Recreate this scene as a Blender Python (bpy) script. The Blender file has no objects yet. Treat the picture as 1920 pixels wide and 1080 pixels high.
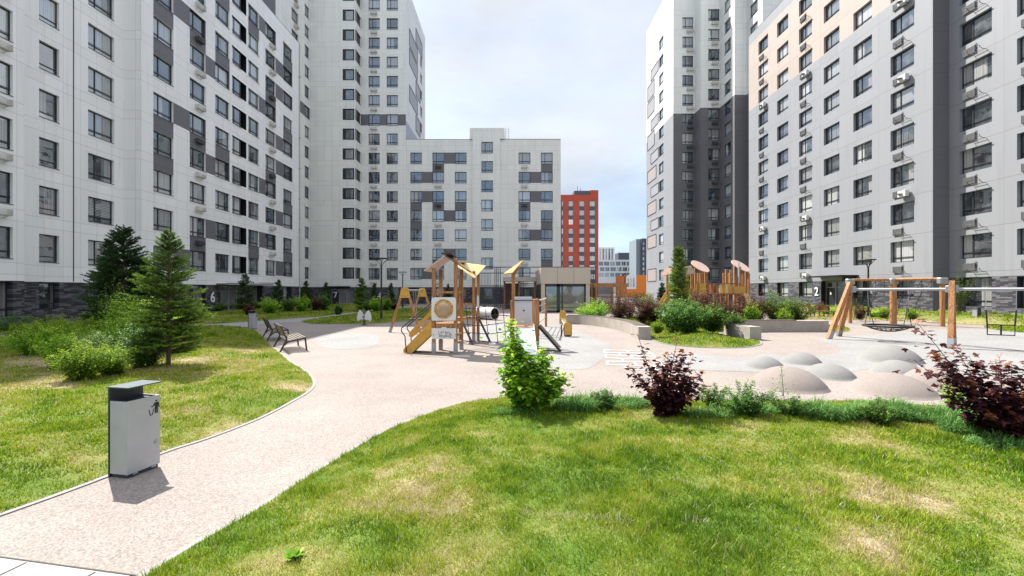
import bpy, math, random
import numpy as np
from mathutils import Vector, Matrix
from mathutils.geometry import delaunay_2d_cdt
R = math.radians
random.seed(7); RNG = np.random.default_rng(7)
sc = bpy.context.scene
C = sc.collection

# ------------------------------------------------------------------ camera
cd = bpy.data.cameras.new('camera'); cam = bpy.data.objects.new('camera', cd); C.objects.link(cam)
cd.lens = 16; cd.sensor_width = 36; cd.clip_start = .05; cd.clip_end = 3000
cd.shift_y = 5 / 1920
cam.location = (0, 0, 2); cam.rotation_euler = (R(90), 0, 0)
sc.camera = cam
F, HZ = 853.333, 545.0            # focal length and horizon of the photograph in its own pixels

# ------------------------------------------------------------------ sun, sky, exposure
SUN_EL, SUN_DIR = 51, (.70, -.71)  # horizontal travel of the light
sl = bpy.data.lights.new('sun', 'SUN'); so = bpy.data.objects.new('sun', sl); C.objects.link(so)
sl.energy = 3.5; sl.angle = R(.5); sl.color = (1, .955, .89)
dz = -math.tan(R(SUN_EL))
so.rotation_euler = Vector((SUN_DIR[0], SUN_DIR[1], dz)).to_track_quat('-Z', 'Y').to_euler()
so.location = (-40, 60, 80)
w = bpy.data.worlds.new('World'); sc.world = w; w.use_nodes = True
nt = w.node_tree; N = nt.nodes; L = nt.links; N.clear()
out = N.new('ShaderNodeOutputWorld'); bg = N.new('ShaderNodeBackground'); bg.inputs[1].default_value = .1
sky = N.new('ShaderNodeTexSky'); sky.sky_type = 'NISHITA'; sky.sun_disc = False
sky.sun_elevation = R(SUN_EL); sky.sun_rotation = math.atan2(-SUN_DIR[0], -SUN_DIR[1])
tc = N.new('ShaderNodeTexCoord'); sep = N.new('ShaderNodeSeparateXYZ'); L.new(tc.outputs['Generated'], sep.inputs[0])
zm = N.new('ShaderNodeMath'); zm.operation = 'MAXIMUM'; zm.inputs[1].default_value = 0; L.new(sep.outputs[2], zm.inputs[0])
za = N.new('ShaderNodeMath'); za.inputs[1].default_value = .16; L.new(zm.outputs[0], za.inputs[0])
dx = N.new('ShaderNodeMath'); dx.operation = 'DIVIDE'; L.new(sep.outputs[0], dx.inputs[0]); L.new(za.outputs[0], dx.inputs[1])
dy = N.new('ShaderNodeMath'); dy.operation = 'DIVIDE'; L.new(sep.outputs[1], dy.inputs[0]); L.new(za.outputs[0], dy.inputs[1])
cb = N.new('ShaderNodeCombineXYZ'); L.new(dx.outputs[0], cb.inputs[0]); L.new(dy.outputs[0], cb.inputs[1])
n1 = N.new('ShaderNodeTexNoise'); n1.inputs['Scale'].default_value = .55; n1.inputs['Detail'].default_value = 7; n1.inputs['Roughness'].default_value = .55
n1.inputs['Distortion'].default_value = .35
L.new(cb.outputs[0], n1.inputs['Vector'])
cr = N.new('ShaderNodeValToRGB'); cr.color_ramp.elements[0].position = .33; cr.color_ramp.elements[0].color = (.5, .5, .5, 1)
cr.color_ramp.elements[1].position = .56; cr.color_ramp.elements[1].color = (1, 1, 1, 1); L.new(n1.outputs[0], cr.inputs[0])
n2 = N.new('ShaderNodeTexNoise'); n2.inputs['Scale'].default_value = 1.1; n2.inputs['Detail'].default_value = 8; n2.inputs['Roughness'].default_value = .6
mp = N.new('ShaderNodeMapping'); mp.inputs['Location'].default_value = (3.1, 7.7, 0); L.new(cb.outputs[0], mp.inputs[0]); L.new(mp.outputs[0], n2.inputs['Vector'])
c2 = N.new('ShaderNodeValToRGB'); c2.color_ramp.elements[0].position = .3; c2.color_ramp.elements[0].color = (2.15, 2.35, 2.7, 1)
c2.color_ramp.elements[1].position = .66; c2.color_ramp.elements[1].color = (2.95, 3.0, 3.15, 1); L.new(n2.outputs[0], c2.inputs[0])
mx = N.new('ShaderNodeMix'); mx.data_type = 'RGBA'; L.new(cr.outputs[0], mx.inputs[0]); L.new(sky.outputs[0], mx.inputs[6]); L.new(c2.outputs[0], mx.inputs[7])
er = N.new('ShaderNodeValToRGB'); e_ = er.color_ramp.elements; e_[0].position = 0; e_[0].color = (.34, .385, .42, 1); e_[1].position = .8; e_[1].color = (.96, .945, .95, 1)
for p_, c_ in ((.16, (.355, .40, .435)), (.32, (.455, .465, .475)), (.55, (.49, .49, .485))):
    q_ = e_.new(p_); q_.color = (*c_, 1)
L.new(zm.outputs[0], er.inputs[0]); em = N.new('ShaderNodeMix'); em.data_type = 'RGBA'; em.blend_type = 'MULTIPLY'; em.inputs[0].default_value = 1
L.new(mx.outputs[2], em.inputs[6]); L.new(er.outputs[0], em.inputs[7]); bg.inputs[1].default_value = .15
dbl = N.new('ShaderNodeVectorMath'); dbl.operation = 'SCALE'; dbl.inputs['Scale'].default_value = 1.333; L.new(em.outputs[2], dbl.inputs[0])
L.new(dbl.outputs[0], bg.inputs[0]); L.new(bg.outputs[0], out.inputs[0])
sc.view_settings.view_transform = 'Standard'; sc.view_settings.look = 'None'; sc.view_settings.gamma = 1
sc.view_settings.use_curve_mapping = False
sc.view_settings.exposure = 1.76
sc.render.engine = 'CYCLES'; sc.cycles.use_denoising = True
sc.cycles.max_bounces = 6; sc.cycles.diffuse_bounces = 3; sc.cycles.transparent_max_bounces = 8

# ------------------------------------------------------------------ helpers
def G(px, py, h=0.0):
    """point of the place at height h that the photograph shows at px, py"""
    y = F * (2 - h) / (py - HZ)
    return ((px - 960) * y / F, y)
def gx(px, y): return (px - 960) * y / F
def gz(py, y): return 2 + (HZ - py) * y / F
def yl(px, x): return F * x / (px - 960)

def tag(o, label=None, cat=None, group=None, kind=None):
    for k, v in (('label', label), ('category', cat), ('group', group), ('kind', kind)):
        if v: o[k] = v
    return o
def thing(name, label, cat, loc=(0, 0, 0), rz=0, group=None):
    o = bpy.data.objects.new(name, None); C.objects.link(o); o.empty_display_size = .2
    o.location = loc; o.rotation_euler = (0, 0, rz)
    return tag(o, label, cat, group)
def copy_tree(o, parent=None):
    c = o.copy(); C.objects.link(c); c.parent = parent
    for ch in [x for x in KIDS.get(o.name, [])]:
        k = copy_tree(ch, c); KIDS.setdefault(c.name, []).append(k)
    return c
KIDS = {}

class MB:
    """collects shapes and links them as one mesh object"""
    def __init__(s): s.v = []; s.f = []; s.m = []; s.uv = []; s.sm = []
    def face(s, pts, m=0, uv=None, sm=False):
        i = len(s.v); s.v += [tuple(p) for p in pts]; s.f.append(tuple(range(i, i + len(pts)))); s.m.append(m); s.uv.append(uv); s.sm.append(sm)
    def faces(s, vs, fs, m=0, sm=False):
        i = len(s.v); s.v += [tuple(p) for p in vs]
        for f in fs: s.f.append(tuple(i + k for k in f)); s.m.append(m); s.uv.append(None); s.sm.append(sm)
    def box(s, c, d, rz=0, m=0, bev=0):
        hx, hy, hz = d[0] / 2, d[1] / 2, d[2] / 2; ca, sa = math.cos(rz), math.sin(rz)
        if bev:
            b = bev; vs = []
            for z, q in ((-hz, b), (-hz + b, 0), (hz - b, 0), (hz, b)):
                for x, y in ((-hx + q, -hy + b), (-hx + b, -hy + q), (hx - b, -hy + q), (hx - q, -hy + b), (hx - q, hy - b), (hx - b, hy - q), (-hx + b, hy - q), (-hx + q, hy - b)):
                    vs.append((c[0] + x * ca - y * sa, c[1] + x * sa + y * ca, c[2] + z))
            fs = [tuple(range(7, -1, -1)), tuple(range(24, 32))]
            for r in range(3):
                for k in range(8): fs.append((r * 8 + k, r * 8 + (k + 1) % 8, r * 8 + 8 + (k + 1) % 8, r * 8 + 8 + k))
            s.faces(vs, fs, m); return
        vs = [(c[0] + x * ca - y * sa, c[1] + x * sa + y * ca, c[2] + z) for z in (-hz, hz) for x, y in ((-hx, -hy), (hx, -hy), (hx, hy), (-hx, hy))]
        s.faces(vs, [(3, 2, 1, 0), (4, 5, 6, 7), (0, 1, 5, 4), (1, 2, 6, 5), (2, 3, 7, 6), (3, 0, 4, 7)], m)
    def bar(s, a, b, w, h=None, m=0, up=(0, 0, 1)):
        """rectangular bar from a to b, w wide across, h along up"""
        a = Vector(a); b = Vector(b); h = h or w; d = (b - a).normalized(); u = Vector(up)
        if abs(d.dot(u)) > .98: u = Vector((0, 1, 0))
        x = d.cross(u).normalized(); y = x.cross(d).normalized()
        q = [x * sx * w / 2 + y * sy * h / 2 for sx, sy in ((-1, -1), (1, -1), (1, 1), (-1, 1))]
        s.faces([a + p for p in q] + [b + p for p in q], [(3, 2, 1, 0), (4, 5, 6, 7), (0, 1, 5, 4), (1, 2, 6, 5), (2, 3, 7, 6), (3, 0, 4, 7)], m)
    def tube(s, pts, r, n=8, m=0, cap=True, r2=None):
        pts = [Vector(p) for p in pts]; vs = []; k = len(pts)
        t0 = (pts[1] - pts[0]).normalized(); u = Vector((0, 0, 1)) if abs(t0.z) < .9 else Vector((1, 0, 0))
        x = t0.cross(u).normalized()
        for i, p in enumerate(pts):
            t = (pts[min(i + 1, k - 1)] - pts[max(i - 1, 0)])
            t = t.normalized() if t.length > 1e-9 else t0
            x = (x - t * x.dot(t)); x = x.normalized() if x.length > 1e-6 else t.orthogonal().normalized()
            y = t.cross(x)
            rr = r if r2 is None else r + (r2 - r) * i / (k - 1)
            for j in range(n):
                a = 2 * math.pi * j / n; vs.append(p + (x * math.cos(a) + y * math.sin(a)) * rr)
        fs = [(i * n + j, i * n + (j + 1) % n, (i + 1) * n + (j + 1) % n, (i + 1) * n + j) for i in range(k - 1) for j in range(n)]
        s.faces(vs, fs, m, True)
        if cap: s.faces(vs[:n], [tuple(range(n - 1, -1, -1))], m); s.faces(vs[-n:], [tuple(range(n))], m)
    def lathe(s, prof, n=24, c=(0, 0, 0), m=0, sm=True):
        vs = [(c[0] + r * math.cos(2 * math.pi * j / n), c[1] + r * math.sin(2 * math.pi * j / n), c[2] + z) for r, z in prof for j in range(n)]
        s.faces(vs, [(i * n + j, i * n + (j + 1) % n, (i + 1) * n + (j + 1) % n, (i + 1) * n + j) for i in range(len(prof) - 1) for j in range(n)], m, sm)
    def prism(s, poly, a, b, axes=None, o=(0, 0, 0), m=0):
        """polygon (list of 2-d points) in the plane of axes[0], axes[1], extruded from a to b along axes[2]"""
        X, Y, Z = axes or (Vector((1, 0, 0)), Vector((0, 1, 0)), Vector((0, 0, 1))); X = Vector(X); Y = Vector(Y); Z = Vector(Z); o = Vector(o)
        n = len(poly); P0 = [o + X * p[0] + Y * p[1] + Z * a for p in poly]; P1 = [o + X * p[0] + Y * p[1] + Z * b for p in poly]
        s.faces(P0 + P1, [tuple(range(n - 1, -1, -1)), tuple(range(n, 2 * n))] + [(i, (i + 1) % n, n + (i + 1) % n, n + i) for i in range(n)], m)
    def sphere(s, c, r, n=12, k=8, m=0, sq=(1, 1, 1)):
        vs = []; 
        for i in range(k + 1):
            t = math.pi * i / k
            for j in range(n):
                a = 2 * math.pi * j / n; vs.append((c[0] + r * sq[0] * math.sin(t) * math.cos(a), c[1] + r * sq[1] * math.sin(t) * math.sin(a), c[2] - r * sq[2] * math.cos(t)))
        s.faces(vs, [(i * n + j, i * n + (j + 1) % n, (i + 1) * n + (j + 1) % n, (i + 1) * n + j) for i in range(k) for j in range(n)], m, True)
    def mesh(s, name, mats):
        me = bpy.data.meshes.new(name); me.from_pydata(s.v, [], s.f)
        mats = mats if isinstance(mats, (list, tuple)) else [mats]
        for m in mats: me.materials.append(m)
        me.polygons.foreach_set('material_index', s.m); me.polygons.foreach_set('use_smooth', s.sm)
        if any(u is not None for u in s.uv):
            l = me.uv_layers.new(name='UVMap'); d = []
            for f, u in zip(s.f, s.uv):
                for k in range(len(f)): d += list(u[k]) if u is not None else [0.0, 0.0]
            l.data.foreach_set('uv', d)
        me.update(); return me
    def build(s, name, mats, parent=None, world=False):
        me = s.mesh(name, mats)
        if world and parent is not None:
            M = Matrix.Translation(parent.location) @ parent.rotation_euler.to_matrix().to_4x4()
            me.transform(M.inverted())
        return link(name, me, parent)
def link(name, me, parent=None):
    o = bpy.data.objects.new(name, me); C.objects.link(o)
    if parent is not None: o.parent = parent; KIDS.setdefault(parent.name, []).append(o)
    return o

# ------------------------------------------------------------------ materials
MATS = {}
def mat(name, col, rough=.6, metal=0.0, spec=.5, noise=None, bump=None, coat=0):
    """noise = (scale, amount): gentle mottling of the colour; bump = (scale, strength)"""
    if name in MATS: return MATS[name]
    m = bpy.data.materials.new(name); m.use_nodes = True; nt = m.node_tree; b = nt.nodes['Principled BSDF']
    b.inputs['Base Color'].default_value = (*col, 1); b.inputs['Roughness'].default_value = rough; b.inputs['Metallic'].default_value = metal
    b.inputs['Specular IOR Level'].default_value = spec; b.inputs['Coat Weight'].default_value = coat
    tc = nt.nodes.new('ShaderNodeTexCoord')
    if noise:
        n = nt.nodes.new('ShaderNodeTexNoise'); n.inputs['Scale'].default_value = noise[0]; n.inputs['Detail'].default_value = 5
        nt.links.new(tc.outputs['Object'], n.inputs['Vector'])
        r = nt.nodes.new('ShaderNodeMapRange'); r.inputs[1].default_value = .3; r.inputs[2].default_value = .7
        r.inputs[3].default_value = 1 - noise[1]; r.inputs[4].default_value = 1 + noise[1]; nt.links.new(n.outputs[0], r.inputs[0])
        v = nt.nodes.new('ShaderNodeVectorMath'); v.operation = 'SCALE'; v.inputs[0].default_value = col; nt.links.new(r.outputs[0], v.inputs['Scale'])
        nt.links.new(v.outputs[0], b.inputs['Base Color'])
    if bump:
        n = nt.nodes.new('ShaderNodeTexNoise'); n.inputs['Scale'].default_value = bump[0]; n.inputs['Detail'].default_value = 4
        nt.links.new(tc.outputs['Object'], n.inputs['Vector'])
        bp = nt.nodes.new('ShaderNodeBump'); bp.inputs['Strength'].default_value = bump[1]; bp.inputs['Distance'].default_value = .01
        nt.links.new(n.outputs[0], bp.inputs['Height']); nt.links.new(bp.outputs[0], b.inputs['Normal'])
    MATS[name] = m; return m
def mth(nt, op, a, b=None, c=None):
    n = nt.nodes.new('ShaderNodeMath'); n.operation = op
    for i, x in enumerate((a, b, c)):
        if x is None: continue
        if isinstance(x, (int, float)): n.inputs[i].default_value = x
        else: nt.links.new(x, n.inputs[i])
    return n.outputs[0]
def panel_mat(name, col, vp=1.2, hp=3.0, off=(5.9, 6.55), rough=.55):
    """cassette cladding: dark joints on a grid of metres given by the UV map, each panel a touch different"""
    m = bpy.data.materials.new(name); m.use_nodes = True; nt = m.node_tree; b = nt.nodes['Principled BSDF']
    uv = nt.nodes.new('ShaderNodeUVMap'); s = nt.nodes.new('ShaderNodeSeparateXYZ'); nt.links.new(uv.outputs[0], s.inputs[0])
    u, v = s.outputs[0], s.outputs[1]
    def line(x, per, o, wdt):
        f = mth(nt, 'FRACT', mth(nt, 'DIVIDE', mth(nt, 'SUBTRACT', x, o), per))
        return mth(nt, 'LESS_THAN', f, wdt / per)
    lv = line(u, vp, .1, .018); l1 = line(v, hp, off[0], .022); l2 = line(v, hp, off[1], .022)
    ln = mth(nt, 'MAXIMUM', mth(nt, 'MAXIMUM', lv, l1), l2)
    cv = nt.nodes.new('ShaderNodeCombineXYZ')
    nt.links.new(mth(nt, 'FLOOR', mth(nt, 'DIVIDE', mth(nt, 'SUBTRACT', u, .1), vp)), cv.inputs[0])
    nt.links.new(mth(nt, 'FLOOR', mth(nt, 'DIVIDE', mth(nt, 'SUBTRACT', v, off[0]), hp)), cv.inputs[1])
    nt.links.new(mth(nt, 'FLOOR', mth(nt, 'DIVIDE', mth(nt, 'SUBTRACT', v, off[1]), hp)), cv.inputs[2])
    wn = nt.nodes.new('ShaderNodeTexWhiteNoise'); nt.links.new(cv.outputs[0], wn.inputs[0])
    ns = nt.nodes.new('ShaderNodeTexNoise'); ns.inputs['Scale'].default_value = .35; ns.inputs['Detail'].default_value = 6
    tcn = nt.nodes.new('ShaderNodeTexCoord')
    mpn = nt.nodes.new('ShaderNodeMapping'); mpn.inputs['Scale'].default_value = (1, 1, .25)
    nt.links.new(tcn.outputs['Object'], mpn.inputs[0]); nt.links.new(mpn.outputs[0], ns.inputs['Vector'])
    k = mth(nt, 'ADD', mth(nt, 'MULTIPLY', wn.outputs[0], .07), mth(nt, 'MULTIPLY_ADD', ns.outputs[0], .14, .905))
    sk = nt.nodes.new('ShaderNodeTexNoise'); sk.inputs['Scale'].default_value = 1; sk.inputs['Detail'].default_value = 4; sk.inputs['Roughness'].default_value = .6
    mps = nt.nodes.new('ShaderNodeMapping'); mps.inputs['Scale'].default_value = (2.6, 2.6, .16); nt.links.new(tcn.outputs['Object'], mps.inputs[0]); nt.links.new(mps.outputs[0], sk.inputs['Vector'])
    k = mth(nt, 'MULTIPLY', k, mth(nt, 'MULTIPLY_ADD', mth(nt, 'MAXIMUM', mth(nt, 'SUBTRACT', sk.outputs[0], .52), 0), -.45, 1.0))
    k = mth(nt, 'MULTIPLY', k, mth(nt, 'MULTIPLY_ADD', ln, -.42, 1))
    vm = nt.nodes.new('ShaderNodeVectorMath'); vm.operation = 'SCALE'; vm.inputs[0].default_value = col; nt.links.new(k, vm.inputs['Scale'])
    nt.links.new(vm.outputs[0], b.inputs['Base Color']); b.inputs['Roughness'].default_value = rough
    MATS[name] = m; return m
def brick_mat():
    m = bpy.data.materials.new('dark_brick'); m.use_nodes = True; nt = m.node_tree; b = nt.nodes['Principled BSDF']
    uv = nt.nodes.new('ShaderNodeUVMap'); bk = nt.nodes.new('ShaderNodeTexBrick'); nt.links.new(uv.outputs[0], bk.inputs[0])
    bk.inputs['Scale'].default_value = 1; bk.inputs['Brick Width'].default_value = .5; bk.inputs['Row Height'].default_value = .1
    bk.inputs['Mortar Size'].default_value = .008; bk.inputs['Mortar'].default_value = (.012, .012, .014, 1)
    bk.inputs['Color1'].default_value = (.018, .018, .024, 1); bk.inputs['Color2'].default_value = (.17, .16, .18, 1); bk.inputs['Bias'].default_value = -.25
    bp = nt.nodes.new('ShaderNodeBump'); bp.inputs['Strength'].default_value = .5; bp.inputs['Distance'].default_value = .02
    nt.links.new(bk.outputs['Fac'], bp.inputs['Height']); bp.invert = True
    nt.links.new(bk.outputs[0], b.inputs['Base Color']); nt.links.new(bp.outputs[0], b.inputs['Normal']); b.inputs['Roughness'].default_value = .7
    MATS['brick'] = m; return m
def glass_mat(name='window_glass', curtain=.6, seed=0.0):
    """reflective pane; behind it a curtain or a dark room, chosen per window"""
    m = bpy.data.materials.new(name); m.use_nodes = True; nt = m.node_tree; b = nt.nodes['Principled BSDF']
    oi = nt.nodes.new('ShaderNodeObjectInfo'); tc = nt.nodes.new('ShaderNodeTexCoord'); s = nt.nodes.new('ShaderNodeSeparateXYZ')
    nt.links.new(tc.outputs['Object'], s.inputs[0]); x, z = s.outputs[0], s.outputs[2]
    r1 = oi.outputs['Random']; r2 = mth(nt, 'FRACT', mth(nt, 'MULTIPLY', r1, 17.31)); r3 = mth(nt, 'FRACT', mth(nt, 'MULTIPLY', r1, 91.7))
    has = mth(nt, 'LESS_THAN', r1, curtain)
    # a curtain covers from one side up to a random share
    side = mth(nt, 'SUBTRACT', mth(nt, 'MULTIPLY', mth(nt, 'GREATER_THAN', r3, .5), 2), 1)
    cov = mth(nt, 'LESS_THAN', mth(nt, 'MULTIPLY', x, side), mth(nt, 'MULTIPLY_ADD', r2, 1.9, -.45))
    fold = mth(nt, 'SINE', mth(nt, 'ADD', mth(nt, 'MULTIPLY', x, 38), mth(nt, 'MULTIPLY', mth(nt, 'SINE', mth(nt, 'MULTIPLY', x, 11)), 2)))
    lum = mth(nt, 'MULTIPLY_ADD', fold, .07, mth(nt, 'MULTIPLY_ADD', r3, .34, .10))
    cc = nt.nodes.new('ShaderNodeCombineColor'); nt.links.new(lum, cc.inputs[0]); nt.links.new(lum, cc.inputs[1]); nt.links.new(mth(nt, 'MULTIPLY', lum, .96), cc.inputs[2])
    dk = nt.nodes.new('ShaderNodeTexNoise'); dk.inputs['Scale'].default_value = 1.6; dk.noise_dimensions = '4D'; nt.links.new(tc.outputs['Object'], dk.inputs['Vector']); nt.links.new(mth(nt, 'MULTIPLY', r1, 50), dk.inputs['W'])
    dr = nt.nodes.new('ShaderNodeValToRGB'); dr.color_ramp.elements[0].position = .42; dr.color_ramp.elements[0].color = (.012, .014, .016, 1)
    dr.color_ramp.elements[1].position = .72; dr.color_ramp.elements[1].color = (.10, .105, .10, 1); nt.links.new(dk.outputs[0], dr.inputs[0])
    bl = mth(nt, 'MULTIPLY', mth(nt, 'GREATER_THAN', r2, .86), mth(nt, 'MULTIPLY', mth(nt, 'GREATER_THAN', z, .5), mth(nt, 'GREATER_THAN', mth(nt, 'FRACT', mth(nt, 'MULTIPLY', z, 9)), .4)))
    m0 = nt.nodes.new('ShaderNodeMix'); m0.data_type = 'RGBA'; nt.links.new(bl, m0.inputs[0]); nt.links.new(dr.outputs[0], m0.inputs[6]); m0.inputs[7].default_value = (.34, .33, .31, 1)
    mx = nt.nodes.new('ShaderNodeMix'); mx.data_type = 'RGBA'; nt.links.new(mth(nt, 'MULTIPLY', has, cov), mx.inputs[0])
    nt.links.new(m0.outputs[2], mx.inputs[6]); nt.links.new(cc.outputs[0], mx.inputs[7])
    nt.links.new(mx.outputs[2], b.inputs['Base Color']); b.inputs['Roughness'].default_value = .5; b.inputs['Specular IOR Level'].default_value = .1
    gl = nt.nodes.new('ShaderNodeBsdfGlossy'); gl.inputs['Roughness'].default_value = .015; gl.inputs['Color'].default_value = (.80, .91, 1, 1)
    lw = nt.nodes.new('ShaderNodeFresnel'); lw.inputs['IOR'].default_value = 2.7
    wob = nt.nodes.new('ShaderNodeTexNoise'); wob.inputs['Scale'].default_value = .9; nt.links.new(tc.outputs['Object'], wob.inputs['Vector'])
    bp = nt.nodes.new('ShaderNodeBump'); bp.inputs['Strength'].default_value = .05; bp.inputs['Distance'].default_value = .1; nt.links.new(wob.outputs[0], bp.inputs['Height']); nt.links.new(bp.outputs[0], gl.inputs['Normal'])
    ms = nt.nodes.new('ShaderNodeMixShader'); nt.links.new(lw.outputs[0], ms.inputs[0]); nt.links.new(b.outputs[0], ms.inputs[1]); nt.links.new(gl.outputs[0], ms.inputs[2])
    nt.links.new(ms.outputs[0], nt.nodes['Material Output'].inputs[0]); MATS[name] = m; return m
def leaf_mat(name, cols, trans=.3, rough=.5):
    """cols: 3 colours along the per-leaf attribute 'tint'"""
    m = bpy.data.materials.new(name); m.use_nodes = True; nt = m.node_tree; b = nt.nodes['Principled BSDF']
    at = nt.nodes.new('ShaderNodeAttribute'); at.attribute_name = 'tint'
    r = nt.nodes.new('ShaderNodeValToRGB'); e = r.color_ramp.elements; e[0].position = 0; e[0].color = (*cols[0], 1); e[1].position = 1; e[1].color = (*cols[-1], 1)
    for i in range(1, len(cols) - 1):
        q = e.new(i / (len(cols) - 1)); q.color = (*cols[i], 1)
    nt.links.new(at.outputs['Fac'], r.inputs[0]); nt.links.new(r.outputs[0], b.inputs['Base Color']); b.inputs['Roughness'].default_value = rough; b.inputs['Specular IOR Level'].default_value = .14
    t = nt.nodes.new('ShaderNodeBsdfTranslucent'); nt.links.new(r.outputs[0], t.inputs[0])
    ms = nt.nodes.new('ShaderNodeMixShader'); ms.inputs[0].default_value = trans; nt.links.new(b.outputs[0], ms.inputs[1]); nt.links.new(t.outputs[0], ms.inputs[2])
    nt.links.new(ms.outputs[0], nt.nodes['Material Output'].inputs[0]); MATS[name] = m; return m
def paving_mat(name, cols, speck=.6, scale=75):
    m = bpy.data.materials.new(name); m.use_nodes = True; nt = m.node_tree; b = nt.nodes['Principled BSDF']
    tc = nt.nodes.new('ShaderNodeTexCoord')
    n = nt.nodes.new('ShaderNodeTexNoise'); n.inputs['Scale'].default_value = .5; n.inputs['Detail'].default_value = 7; nt.links.new(tc.outputs['Object'], n.inputs['Vector'])
    r = nt.nodes.new('ShaderNodeValToRGB'); e = r.color_ramp.elements; e[0].position = .32; e[0].color = (*cols[0], 1); e[1].position = .68; e[1].color = (*cols[1], 1); nt.links.new(n.outputs[0], r.inputs[0])
    v = nt.nodes.new('ShaderNodeTexVoronoi'); v.inputs['Scale'].default_value = scale; nt.links.new(tc.outputs['Object'], v.inputs['Vector'])
    sp = nt.nodes.new('ShaderNodeSeparateXYZ'); nt.links.new(v.outputs['Color'], sp.inputs[0])
    k = mth(nt, 'MULTIPLY_ADD', sp.outputs[0], speck, 1 - speck / 2)
    st = nt.nodes.new('ShaderNodeTexNoise'); st.inputs['Scale'].default_value = 1.7; st.inputs['Detail'].default_value = 9; st.inputs['Roughness'].default_value = .7; nt.links.new(tc.outputs['Object'], st.inputs['Vector'])
    k = mth(nt, 'MULTIPLY', k, mth(nt, 'MULTIPLY_ADD', st.outputs[0], .22, .89))
    s2 = nt.nodes.new('ShaderNodeTexNoise'); s2.inputs['Scale'].default_value = .62; s2.inputs['Detail'].default_value = 8; s2.inputs['Roughness'].default_value = .72; s2.inputs['Distortion'].default_value = .8; nt.links.new(tc.outputs['Object'], s2.inputs['Vector'])
    k = mth(nt, 'MULTIPLY', k, mth(nt, 'MULTIPLY_ADD', mth(nt, 'MAXIMUM', mth(nt, 'SUBTRACT', s2.outputs[0], .60), 0), -1.6, 1.0))
    vm = nt.nodes.new('ShaderNodeVectorMath'); vm.operation = 'SCALE'; nt.links.new(r.outputs[0], vm.inputs[0]); nt.links.new(k, vm.inputs['Scale'])
    nt.links.new(vm.outputs[0], b.inputs['Base Color']); b.inputs['Roughness'].default_value = .85; b.inputs['Specular IOR Level'].default_value = .2
    bp = nt.nodes.new('ShaderNodeBump'); bp.inputs['Strength'].default_value = .25; bp.inputs['Distance'].default_value = .004; nt.links.new(v.outputs['Distance'], bp.inputs['Height']); nt.links.new(bp.outputs[0], b.inputs['Normal'])
    MATS[name] = m; return m
def wood_mat(name, c1, c2, axis=2, sc_=9):
    m = bpy.data.materials.new(name); m.use_nodes = True; nt = m.node_tree; b = nt.nodes['Principled BSDF']
    tc = nt.nodes.new('ShaderNodeTexCoord'); mp = nt.nodes.new('ShaderNodeMapping'); s = [sc_ * 3] * 3; s[axis] = sc_ * .22; mp.inputs['Scale'].default_value = s
    nt.links.new(tc.outputs['Object'], mp.inputs[0]); n = nt.nodes.new('ShaderNodeTexNoise'); n.inputs['Scale'].default_value = 1; n.inputs['Detail'].default_value = 5; nt.links.new(mp.outputs[0], n.inputs['Vector'])
    r = nt.nodes.new('ShaderNodeValToRGB'); e = r.color_ramp.elements; e[0].position = .33; e[0].color = (*c1, 1); e[1].position = .62; e[1].color = (*c2, 1); nt.links.new(n.outputs[0], r.inputs[0])
    nt.links.new(r.outputs[0], b.inputs['Base Color']); b.inputs['Roughness'].default_value = .55; MATS[name] = m; return m

WHITE = panel_mat('white_panel', (.82, .815, .79))
CREAM = panel_mat('pale_panel', (.75, .752, .705), vp=1.1, off=(5.85, 6.6))
GREY = panel_mat('dark_grey_panel', (.128, .127, .136))
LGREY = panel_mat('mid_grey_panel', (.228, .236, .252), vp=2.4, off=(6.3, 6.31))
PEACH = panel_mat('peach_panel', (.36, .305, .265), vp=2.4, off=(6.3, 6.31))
WWHITE = panel_mat('bright_white_panel', (.62, .62, .615), vp=2.4)
BRICK = brick_mat()
GLASS = glass_mat()
FRAME = mat('anthracite_frame', (.022, .026, .032), .4)
SILL = mat('sill_metal', (.10, .11, .12), .4, .3)
BLACKM = mat('black_cladding', (.012, .014, .018), .45)
ROOF = mat('roof_felt', (.12, .12, .12), .9)
BASKET = mat('cream_louvre', (.52, .5, .44), .5)
GBASKET = mat('grey_louvre', (.15, .152, .155), .45)
TUBE_W = mat('bracket_tube', (.07, .07, .07), .45)

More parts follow.
